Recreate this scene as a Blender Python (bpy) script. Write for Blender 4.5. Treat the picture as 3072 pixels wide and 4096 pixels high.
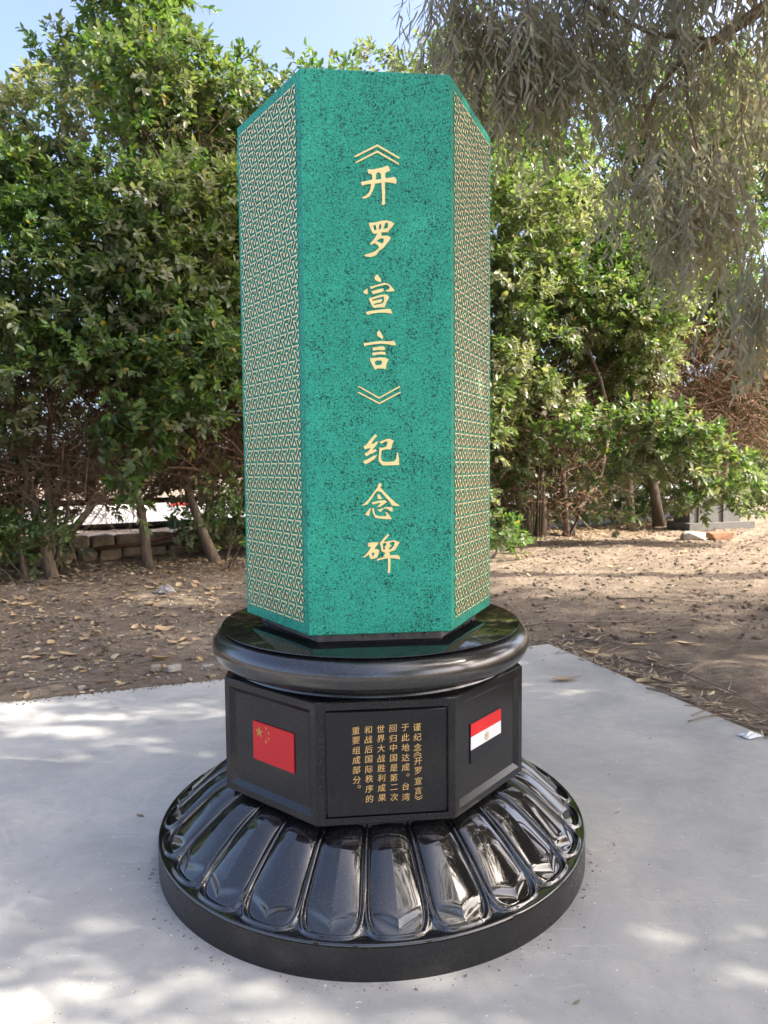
import bpy, math, random
import numpy as np
from mathutils import Vector, Matrix
from mathutils.geometry import tessellate_polygon

R = math.radians
SC = bpy.context.scene
COL = SC.collection
for _o in list(bpy.data.objects):
    bpy.data.objects.remove(_o)

# ------------------------------------------------------------------ camera
cam = bpy.data.cameras.new('camera')
CAM = bpy.data.objects.new('camera', cam)
COL.objects.link(CAM)
SC.camera = CAM
cam.sensor_fit = 'VERTICAL'
cam.sensor_height = 24.0
cam.sensor_width = 18.0
cam.lens = 16.366
cam.clip_start = 0.05
cam.clip_end = 1000
CAM.location = (0.0297, -2.7691, 1.4939)
CAM.rotation_euler = (R(86.266), R(0.4919), R(-0.582))
cam.dof.use_dof = True
cam.dof.focus_distance = 2.35
cam.dof.aperture_fstop = 4.5

# ------------------------------------------------------------------ sky, sun, exposure
SUN_EL, SUN_AZ = 43.0, -9.0            # azimuth counted from +X
world = bpy.data.worlds.new('World')
SC.world = world
world.use_nodes = True
wn = world.node_tree
sky = wn.nodes.new('ShaderNodeTexSky')
sky.sky_type = 'NISHITA'
sky.sun_disc = False
sky.sun_elevation = R(SUN_EL)
sky.sun_rotation = R(90.0 - SUN_AZ)
sky.air_density = 0.6
sky.dust_density = 5.0
sky.ozone_density = 0.6
bg = wn.nodes['Background']
bg.inputs['Strength'].default_value = 0.15
wn.links.new(sky.outputs[0], bg.inputs[0])
sun_data = bpy.data.lights.new('sun', 'SUN')
sun_data.energy = 2.9
sun_data.angle = R(0.5)
sun_data.color = (1.0, 0.93, 0.82)
SUN = bpy.data.objects.new('sun', sun_data)
COL.objects.link(SUN)
_d = Vector((math.cos(R(SUN_EL)) * math.cos(R(SUN_AZ)), math.cos(R(SUN_EL)) * math.sin(R(SUN_AZ)), math.sin(R(SUN_EL))))
SUN.rotation_euler = _d.to_track_quat('Z', 'Y').to_euler()
SUN.location = _d * 40
vs = SC.view_settings
vs.view_transform = 'Standard'
vs.look = 'None'
vs.gamma = 1.0
vs.use_curve_mapping = False
vs.exposure = 2.15
SC.render.engine = 'CYCLES'
cy = SC.cycles
cy.use_denoising = True
cy.max_bounces = 8
cy.diffuse_bounces = 4
cy.glossy_bounces = 4
cy.transmission_bounces = 4
cy.transparent_max_bounces = 8
cy.caustics_reflective = False
cy.caustics_refractive = False

# ------------------------------------------------------------------ helpers
class MB:
    """collects vertices and faces of one mesh"""
    def __init__(s):
        s.v, s.f, s.m = [], [], []
    def add(s, verts, faces, mi=0):
        o = len(s.v)
        s.v += [tuple(p) for p in verts]
        s.f += [tuple(i + o for i in f) for f in faces]
        s.m += [mi] * len(faces)
    def box(s, c, d, rz=0.0, mi=0, taper=1.0):
        x, y, z = d[0] / 2, d[1] / 2, d[2] / 2
        ca, sa = math.cos(rz), math.sin(rz)
        vs_ = []
        for sz in (-1, 1):
            k = taper if sz > 0 else 1.0
            for sx, sy in ((-1, -1), (1, -1), (1, 1), (-1, 1)):
                px, py = sx * x * k, sy * y * k
                vs_.append((c[0] + px * ca - py * sa, c[1] + px * sa + py * ca, c[2] + sz * z))
        s.add(vs_, [(3, 2, 1, 0), (4, 5, 6, 7), (0, 1, 5, 4), (1, 2, 6, 5), (2, 3, 7, 6), (3, 0, 4, 7)], mi)
    def tube(s, pts, rad, n=6, cap=True, mi=0):
        pts = [Vector(p) for p in pts]
        rings = []
        for i, p in enumerate(pts):
            t = (pts[min(i + 1, len(pts) - 1)] - pts[max(i - 1, 0)]).normalized()
            a = Vector((0, 0, 1)) if abs(t.z) < 0.9 else Vector((1, 0, 0))
            u = t.cross(a).normalized()
            w = t.cross(u)
            r = rad[i] if hasattr(rad, '__len__') else rad
            rings.append([p + (u * math.cos(2 * math.pi * k / n) + w * math.sin(2 * math.pi * k / n)) * r for k in range(n)])
        vv = [q for g in rings for q in g]
        ff = []
        for i in range(len(rings) - 1):
            for k in range(n):
                a, b = i * n + k, i * n + (k + 1) % n
                ff.append((a, a + n, b + n, b))
        if cap:
            ff.append(tuple(range(n)))
            ff.append(tuple((len(rings) - 1) * n + k for k in reversed(range(n))))
        s.add(vv, ff, mi)
    def lathe(s, prof, n=96, mi=0):
        vv, ff = [], []
        for r, z in prof:
            for k in range(n):
                a = 2 * math.pi * k / n
                vv.append((r * math.cos(a), r * math.sin(a), z))
        for i in range(len(prof) - 1):
            for k in range(n):
                a, b = i * n + k, i * n + (k + 1) % n
                ff.append((a, b, b + n, a + n))
        s.add(vv, ff, mi)
    def mesh(s, name, mats, smooth=False):
        me = bpy.data.meshes.new(name)
        me.from_pydata(s.v, [], s.f)
        for m in (mats if isinstance(mats, (list, tuple)) else [mats]):
            me.materials.append(m)
        if any(s.m):
            me.polygons.foreach_set('material_index', s.m)
        if smooth:
            me.polygons.foreach_set('use_smooth', [True] * len(me.polygons))
        me.update()
        return me

def np_mesh(name, verts, loops, lens_, mat, smooth=False, attr=None):
    """fast mesh from numpy arrays"""
    me = bpy.data.meshes.new(name)
    me.vertices.add(len(verts))
    me.vertices.foreach_set('co', verts.astype(np.float32).ravel())
    me.loops.add(len(loops))
    me.loops.foreach_set('vertex_index', loops.astype(np.int32))
    me.polygons.add(len(lens_))
    st = np.zeros(len(lens_), np.int32)
    st[1:] = np.cumsum(lens_)[:-1]
    me.polygons.foreach_set('loop_start', st)
    if smooth:
        me.polygons.foreach_set('use_smooth', np.ones(len(lens_), bool))
    me.materials.append(mat)
    if attr is not None:
        a = me.attributes.new('tone', 'FLOAT', 'POINT')
        a.data.foreach_set('value', attr.astype(np.float32))
    me.update(calc_edges=True)
    me.validate()
    return me

def obj(name, me, parent=None, loc=(0, 0, 0), rz=0.0):
    o = bpy.data.objects.new(name, me)
    COL.objects.link(o)
    o.location = loc
    o.rotation_euler = (0, 0, rz)
    if parent is not None:
        o.parent = parent
    return o

def tag(o, label=None, cat=None, group=None, kind=None):
    if label: o['label'] = label
    if cat: o['category'] = cat
    if group: o['group'] = group
    if kind: o['kind'] = kind
    return o

def empty(name, loc, label, cat, group=None):
    o = bpy.data.objects.new(name, None)
    COL.objects.link(o)
    o.location = loc
    o.empty_display_size = 0.1
    return tag(o, label, cat, group)

# ------------------------------------------------------------------ materials
def mat(name, rough=0.6, spec=0.5, color=(0.5, 0.5, 0.5), metal=0.0):
    m = bpy.data.materials.new(name)
    m.use_nodes = True
    b = m.node_tree.nodes['Principled BSDF']
    b.inputs['Base Color'].default_value = (*color, 1)
    b.inputs['Roughness'].default_value = rough
    b.inputs['Specular IOR Level'].default_value = spec
    b.inputs['Metallic'].default_value = metal
    return m, m.node_tree, b

def node(nt, t, **kw):
    n = nt.nodes.new(t)
    for k, v in kw.items():
        if k in n.inputs: n.inputs[k].default_value = v
        else: setattr(n, k, v)
    return n

def noise(nt, scale, detail=4.0, rough=0.55, coord=None, dist=0.0):
    n = node(nt, 'ShaderNodeTexNoise')
    n.inputs['Scale'].default_value = scale
    n.inputs['Detail'].default_value = detail
    n.inputs['Roughness'].default_value = rough
    n.inputs['Distortion'].default_value = dist
    if coord is not None: nt.links.new(coord, n.inputs['Vector'])
    return n.outputs['Fac']

def ramp(nt, fac, stops, interp='LINEAR'):
    r = node(nt, 'ShaderNodeValToRGB')
    cr = r.color_ramp
    cr.interpolation = interp
    while len(cr.elements) < len(stops): cr.elements.new(0.5)
    for e, (p_, c_) in zip(cr.elements, stops):
        e.position = p_
        e.color = (*c_, 1) if hasattr(c_, '__len__') else (c_, c_, c_, 1)
    nt.links.new(fac, r.inputs[0])
    return r.outputs[0]

def mix(nt, fac, a, b, blend='MIX'):
    n = node(nt, 'ShaderNodeMix', data_type='RGBA', blend_type=blend)
    for sock, v in ((n.inputs[0], fac), (n.inputs[6], a), (n.inputs[7], b)):
        if isinstance(v, (int, float)): sock.default_value = v
        elif isinstance(v, tuple): sock.default_value = (*v, 1)
        else: nt.links.new(v, sock)
    return n.outputs[2]

def bump(nt, b, h, strength=0.3, dist=0.01, prev=None):
    n = node(nt, 'ShaderNodeBump')
    n.inputs['Strength'].default_value = strength
    n.inputs['Distance'].default_value = dist
    nt.links.new(h, n.inputs['Height'])
    if prev is not None: nt.links.new(prev, n.inputs['Normal'])
    nt.links.new(n.outputs[0], b.inputs['Normal'])
    return n.outputs[0]

def ocoord(nt, world=False):
    if world:
        return node(nt, 'ShaderNodeNewGeometry').outputs['Position']
    return node(nt, 'ShaderNodeTexCoord').outputs['Object']

def m_patina():
    m, nt, b = mat('green_patina', 0.55, 0.25)
    c = ocoord(nt)
    base = ramp(nt, noise(nt, 7, 5, 0.6, c), [(0.3, (0.022, 0.285, 0.190)), (0.7, (0.036, 0.39, 0.262))])
    fine = ramp(nt, noise(nt, 190, 3, 0.6, c), [(0.40, (0.014, 0.18, 0.130)), (0.62, (0.048, 0.50, 0.355))])
    col = mix(nt, 0.55, base, fine)
    sp = noise(nt, 150, 5, 0.74, c, 0.5)
    cl = noise(nt, 16, 4, 0.6, c)
    add = node(nt, 'ShaderNodeMath', operation='MULTIPLY_ADD')
    nt.links.new(cl, add.inputs[0]); add.inputs[1].default_value = 0.20; nt.links.new(sp, add.inputs[2])
    mask = ramp(nt, add.outputs[0], [(0.645, 0.0), (0.675, 1.0)])
    col = mix(nt, mask, col, (0.009, 0.056, 0.046))
    nt.links.new(col, b.inputs['Base Color'])
    bump(nt, b, mask, -0.25, 0.002)
    return m

def m_granite(name, rough, base=0.010, speck=0.10, coat=0.0):
    m, nt, b = mat(name, rough, 0.5 + 0.5 * (coat > 0))
    b.inputs['Coat Weight'].default_value = coat
    b.inputs['Coat Roughness'].default_value = 0.03 if rough < 0.1 else 0.2
    c = ocoord(nt)
    sp = ramp(nt, noise(nt, 420, 2, 0.5, c), [(0.62, 0.0), (0.74, 1.0)])
    tint = ramp(nt, noise(nt, 60, 3, 0.5, c), [(0.3, (base, base, base * 1.1)), (0.7, (base * 1.9, base * 1.8, base * 1.8))])
    col = mix(nt, sp, tint, (speck, speck * 0.97, speck * 0.95))
    nt.links.new(col, b.inputs['Base Color'])
    rg = ramp(nt, noise(nt, 5, 4, 0.6, c), [(0.3, rough * 0.8), (0.7, rough * 1.25)])
    nt.links.new(rg, b.inputs['Roughness'])
    return m

def m_concrete():
    m, nt, b = mat('smooth_concrete', 0.85, 0.25)
    c = ocoord(nt, True)
    col = ramp(nt, noise(nt, 1.6, 7, 0.62, c, 0.4), [(0.28, (0.285, 0.28, 0.265)), (0.50, (0.41, 0.40, 0.368)), (0.74, (0.53, 0.498, 0.43))])
    col = mix(nt, ramp(nt, noise(nt, 9, 6, 0.65, c, 1.2), [(0.42, 0.0), (0.72, 0.7)]), col, (0.355, 0.348, 0.325))
    col = mix(nt, ramp(nt, noise(nt, 3.1, 5, 0.7, c), [(0.6, 0.0), (0.75, 0.4)]), col, (0.52, 0.45, 0.36))
    mp = node(nt, 'ShaderNodeMapping')
    mp.inputs['Rotation'].default_value = (0, 0, 0.7)
    mp.inputs['Scale'].default_value = (1.0, 7.0, 1.0)
    nt.links.new(c, mp.inputs[0])
    scuff = ramp(nt, noise(nt, 4.5, 7, 0.7, mp.outputs[0], 1.5), [(0.60, 0.0), (0.70, 0.5)])
    col = mix(nt, scuff, col, (0.62, 0.61, 0.58))
    drk = ramp(nt, noise(nt, 2.3, 6, 0.72, node_off(nt, c, 11.0), 0.8), [(0.58, 0.0), (0.72, 0.6)])
    col = mix(nt, drk, col, (0.29, 0.285, 0.275))
    pits = ramp(nt, noise(nt, 95, 2, 0.5, c), [(0.705, 0.0), (0.74, 1.0)])
    col = mix(nt, pits, col, (0.13, 0.125, 0.12))
    ch = ramp(nt, noise(nt, 75, 2, 0.5, node_off(nt, c, 7.3)), [(0.73, 0.0), (0.75, 1.0)])
    col = mix(nt, ch, col, (0.72, 0.70, 0.66))
    nt.links.new(col, b.inputs['Base Color'])
    p1 = bump(nt, b, noise(nt, 38, 8, 0.7, c), 0.25, 0.006)
    bump(nt, b, pits, -0.5, 0.004, p1)
    return m

def node_off(nt, c, k):
    n = node(nt, 'ShaderNodeVectorMath', operation='ADD')
    nt.links.new(c, n.inputs[0]); n.inputs[1].default_value = (k, k * 1.7, k * 0.3)
    return n.outputs[0]

def m_dirt():
    m, nt, b = mat('sandy_dirt', 0.95, 0.15)
    c = ocoord(nt, True)
    col = ramp(nt, noise(nt, 1.1, 8, 0.66, c, 0.5), [(0.28, (0.17, 0.132, 0.098)), (0.5, (0.315, 0.248, 0.184)), (0.72, (0.47, 0.38, 0.285))])
    col = mix(nt, ramp(nt, noise(nt, 14, 6, 0.7, c), [(0.4, 0.0), (0.7, 0.6)]), col, (0.13, 0.095, 0.068))
    gr = ramp(nt, noise(nt, 60, 4, 0.7, c), [(0.55, 0.0), (0.72, 0.75)])
    col = mix(nt, gr, col, (0.40, 0.33, 0.255))
    dk = ramp(nt, noise(nt, 85, 3, 0.6, node_off(nt, c, 3.1)), [(0.62, 0.0), (0.72, 0.8)])
    col = mix(nt, dk, col, (0.055, 0.042, 0.032))
    nt.links.new(col, b.inputs['Base Color'])
    p1 = bump(nt, b, noise(nt, 7, 9, 0.75, c), 1.0, 0.09)
    bump(nt, b, noise(nt, 55, 6, 0.75, c), 0.9, 0.02, p1)
    return m

def m_flat(name, color, rough=0.5, var=0.25, scale=30, metal=0.0, spec=0.4, bs=0.15):
    m, nt, b = mat(name, rough, spec, color, metal)
    c = ocoord(nt)
    f = ramp(nt, noise(nt, scale, 5, 0.6, c), [(0.25, tuple(x * (1 - var) for x in color)), (0.75, tuple(min(1, x * (1 + var)) for x in color))])
    nt.links.new(f, b.inputs['Base Color'])
    if bs: bump(nt, b, noise(nt, scale * 3, 4, 0.6, c), bs, 0.004)
    return m

def m_bark(name, c1, c2):
    m, nt, b = mat(name, 0.9, 0.2)
    c = ocoord(nt)
    mp = node(nt, 'ShaderNodeMapping')
    mp.inputs['Scale'].default_value = (1, 1, 0.25)
    nt.links.new(c, mp.inputs[0])
    n1 = noise(nt, 22, 8, 0.7, mp.outputs[0])
    nt.links.new(ramp(nt, n1, [(0.3, c1), (0.7, c2)]), b.inputs['Base Color'])
    bump(nt, b, n1, 0.8, 0.03)
    return m

def m_leaf(name, stops, trans, rough=0.42, dusty=(0.12, 0.105, 0.08), tr_amt=0.3, spec=0.4):
    """leaf: colour by leaf (random per island), 'tone' carries how dusty/dry the twig is"""
    m = bpy.data.materials.new(name)
    m.use_nodes = True
    nt = m.node_tree
    b = nt.nodes['Principled BSDF']
    out = nt.nodes['Material Output']
    g = node(nt, 'ShaderNodeNewGeometry')
    col = ramp(nt, g.outputs['Random Per Island'], stops)
    a = node(nt, 'ShaderNodeAttribute', attribute_name='tone')
    col = mix(nt, a.outputs['Fac'], col, dusty)
    nt.links.new(col, b.inputs['Base Color'])
    b.inputs['Roughness'].default_value = rough
    b.inputs['Specular IOR Level'].default_value = spec
    t = node(nt, 'ShaderNodeBsdfTranslucent')
    tc = mix(nt, 1.0, col, trans, 'MULTIPLY')
    nt.links.new(tc, t.inputs[0])
    ms = node(nt, 'ShaderNodeMixShader')
    ms.inputs[0].default_value = tr_amt
    nt.links.new(b.outputs[0], ms.inputs[1])
    nt.links.new(t.outputs[0], ms.inputs[2])
    nt.links.new(ms.outputs[0], out.inputs[0])
    return m

PATINA = m_patina()
POLISHED = m_granite('polished_black_granite', 0.055, 0.006, 0.12, coat=0.15)
HONED = m_granite('honed_black_granite', 0.16, 0.007, 0.13)
DRUM = m_granite('sawn_black_granite', 0.28, 0.009, 0.11)
PLAQUE = m_granite('plaque_black_granite', 0.16, 0.008, 0.03)
GOLD = m_flat('gold_paint', (0.95, 0.75, 0.34), 0.34, 0.06, 40, 0.1, 0.5, 0)
GOLDLINE = m_flat('gold_engraving', (0.66, 0.42, 0.15), 0.4, 0.1, 40, 0.2, 0.5, 0)
LATTICE = m_flat('pale_gold_paint', (0.93, 0.77, 0.42), 0.38, 0.06, 40, 0.1, 0.5, 0)
RELIEFSIDE = m_flat('shaded_relief_side', (0.045, 0.115, 0.082), 0.6, 0.3, 60, 0.2, 0.4, 0)  # dark green relief sides: unpainted patina with gap shade put in the colour
EAGLE = m_flat('pale_gold_print', (0.52, 0.42, 0.27), 0.5, 0.05, 60, 0, 0.4, 0)
STEEL = m_flat('dull_steel', (0.14, 0.13, 0.125), 0.5, 0.4, 25, 0.6)
FLAGRED = m_flat('flag_red', (0.62, 0.018, 0.022), 0.4, 0.05, 10, 0, 0.4, 0)
FLAGWHITE = m_flat('flag_white', (0.74, 0.74, 0.76), 0.4, 0.03, 10, 0, 0.4, 0)
FLAGBLACK = m_flat('flag_black', (0.010, 0.012, 0.018), 0.4, 0.05, 10, 0, 0.4, 0)
STARGOLD = m_flat('star_gold', (0.50, 0.30, 0.06), 0.45, 0.1, 60, 0.2, 0.4, 0)
CONCRETE = m_concrete()
DIRT = m_dirt()
BARK = m_bark('ficus_bark', (0.10, 0.075, 0.055), (0.24, 0.19, 0.145))
TWIG = m_bark('dry_twig', (0.11, 0.07, 0.045), (0.26, 0.17, 0.112))
EUBARK = m_bark('eucalyptus_bark', (0.13, 0.085, 0.06), (0.27, 0.20, 0.15))
FICUS = m_leaf('ficus_leaf', [(0.0, (0.048, 0.084, 0.034)), (0.4, (0.074, 0.130, 0.042)), (0.8, (0.112, 0.190, 0.054)), (0.96, (0.20, 0.26, 0.07)), (1.0, (0.34, 0.22, 0.05))],
               (1.5, 1.75, 0.7), 0.34, (0.27, 0.245, 0.19), 0.36)
EUC = m_leaf('eucalyptus_leaf', [(0.0, (0.19, 0.205, 0.125)), (0.5, (0.27, 0.28, 0.185)), (0.85, (0.36, 0.35, 0.255)), (1.0, (0.44, 0.33, 0.17))],
             (1.1, 1.1, 0.85), 0.42, (0.37, 0.345, 0.28), 0.45)
DRYLEAF = m_leaf('fallen_leaf', [(0.0, (0.16, 0.09, 0.052)), (0.3, (0.30, 0.20, 0.115)), (0.65, (0.44, 0.32, 0.19)), (0.9, (0.52, 0.44, 0.28)), (1.0, (0.42, 0.26, 0.06))],
                 (1, 0.9, 0.6), 0.6, (0.34, 0.30, 0.22), 0.12)
PEBBLE = m_flat('pebble', (0.30, 0.25, 0.19), 0.8, 0.6, 3)
SLABRIM = m_granite('satin_black_granite', 0.18, 0.008, 0.16, coat=0.15)
RUBBLE = m_flat('pale_rubble', (0.33, 0.30, 0.265), 0.8, 0.2, 12)
STONE = m_flat('sandstone', (0.21, 0.16, 0.11), 0.9, 0.45, 9, 0, 0.2, 0.6)
MORTAR = m_flat('mortar', (0.12, 0.095, 0.07), 0.95, 0.3, 14, 0, 0.2, 0.5)
IRON = m_flat('dark_iron', (0.05, 0.042, 0.036), 0.7, 0.3, 20)
PIPE = m_flat('rusty_pipe', (0.13, 0.055, 0.040), 0.6, 0.3, 12)
ROADM = m_flat('pale_road', (0.30, 0.285, 0.265), 0.9, 0.1, 2)
REDP = m_flat('red_paint', (0.50, 0.03, 0.03), 0.5, 0.1, 8)
WHITEP = m_flat('white_paint', (0.75, 0.75, 0.74), 0.5, 0.06, 8)
GREYBOX = m_flat('grey_render', (0.13, 0.125, 0.115), 0.85, 0.25, 6)

# ------------------------------------------------------------------ ground, pad, road
_rng = np.random.default_rng(5)
PAD_C = np.array([1.46, 2.985])                     # back corner of the concrete pad
PU = np.array([-0.9465, -0.3228])                   # along the back edge, to the left
PW = np.array([0.3228, -0.9465])                    # along the right edge, to the front
PAD_L, PAD_W = 9.5, 8.0

def pad_uv(x, y):
    dx, dy = x - PAD_C[0], y - PAD_C[1]
    return dx * PU[0] + dy * PU[1], dx * PW[0] + dy * PW[1]

def relief(x, y):
    """height of the bare ground"""
    h = 0.016 * np.sin(1.3 * x + 0.7 * y + 1) + 0.014 * np.sin(2.1 * y - 1.6 * x) + 0.010 * np.sin(4.3 * x + 3.1 * y + 2) \
        + 0.008 * np.sin(7.7 * x - 5.9 * y) + 0.006 * np.sin(12.1 * x + 10.7 * y + 1) + 0.004 * np.sin(23 * x - 17 * y) + 0.003 * np.sin(31 * y + 13 * x)
    u, w = pad_uv(x, y)
    dd = np.minimum(np.minimum(u, PAD_L - u), np.minimum(w, PAD_W - w))   # > 0 inside the pad
    h = h - 0.022
    near = np.clip(1 + dd / 0.35, 0, 1)
    h = h * (1 - 0.75 * near) - 0.012 * near
    return np.where(dd > 0.04, -0.09, h)

def ground_z(x, y):
    return float(relief(np.array([x]), np.array([y]))[0])

def make_ground():
    def axis(lo, hi, step, far):
        a = np.arange(lo, hi + 1e-6, step)
        g = step * 1.35 ** np.arange(1, 24)
        e = np.cumsum(g)
        e = e[e < far]
        return np.concatenate([lo - e[::-1], a, hi + e])
    xs, ys = axis(-7.5, 11.0, 0.06, 160), axis(-5.0, 14.5, 0.06, 160)
    X, Y = np.meshgrid(xs, ys)
    Z = relief(X, Y)
    V = np.stack([X, Y, Z], -1).reshape(-1, 3)
    nx, ny = len(xs), len(ys)
    i = np.arange((ny - 1) * (nx - 1))
    r, c = i // (nx - 1), i % (nx - 1)
    a = r * nx + c
    L = np.stack([a, a + 1, a + nx + 1, a + nx], 1).ravel()
    return np_mesh('ground', V, L, np.full(len(a), 4), DIRT, True)

tag(obj('ground', make_ground()), kind='structure')

def make_pad():
    mb = MB()
    bev = 0.012
    def ring(off, z):
        return [tuple(PAD_C + PU * u + PW * w) + (z,) for u, w in ((off, off), (PAD_L - off, off), (PAD_L - off, PAD_W - off), (off, PAD_W - off))]
    vv = ring(0, -0.16) + ring(0, -bev) + ring(bev, 0.0)
    ff = [(0, 1, 5, 4), (1, 2, 6, 5), (2, 3, 7, 6), (3, 0, 4, 7), (4, 5, 9, 8), (5, 6, 10, 9), (6, 7, 11, 10), (7, 4, 8, 11), (8, 9, 10, 11)]
    mb.add(vv, [f[::-1] for f in ff])
    return mb.mesh('concrete_pad', CONCRETE)
tag(obj('concrete_pad', make_pad()), kind='structure')

HD = np.array([0.853, 0.522])                        # direction of the hedge line
HN = np.array([-0.522, 0.853])                       # away from the camera
H0 = np.array([-3.48, 7.8])
def hedge(t, d=0.0):
    q = H0 + HD * t + HN * d
    return float(q[0]), float(q[1])
HANG = math.atan2(HD[1], HD[0])

def make_road():
    mb = MB()
    q = [H0 + HD * t + HN * d for t, d in ((-60, 7.2), (90, 7.2), (90, 24), (-60, 24))]
    mb.add([(x, y, 0.085) for x, y in q], [(0, 1, 2, 3)])
    return mb.mesh('road', ROADM)
tag(obj('road', make_road()), kind='structure')

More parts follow.
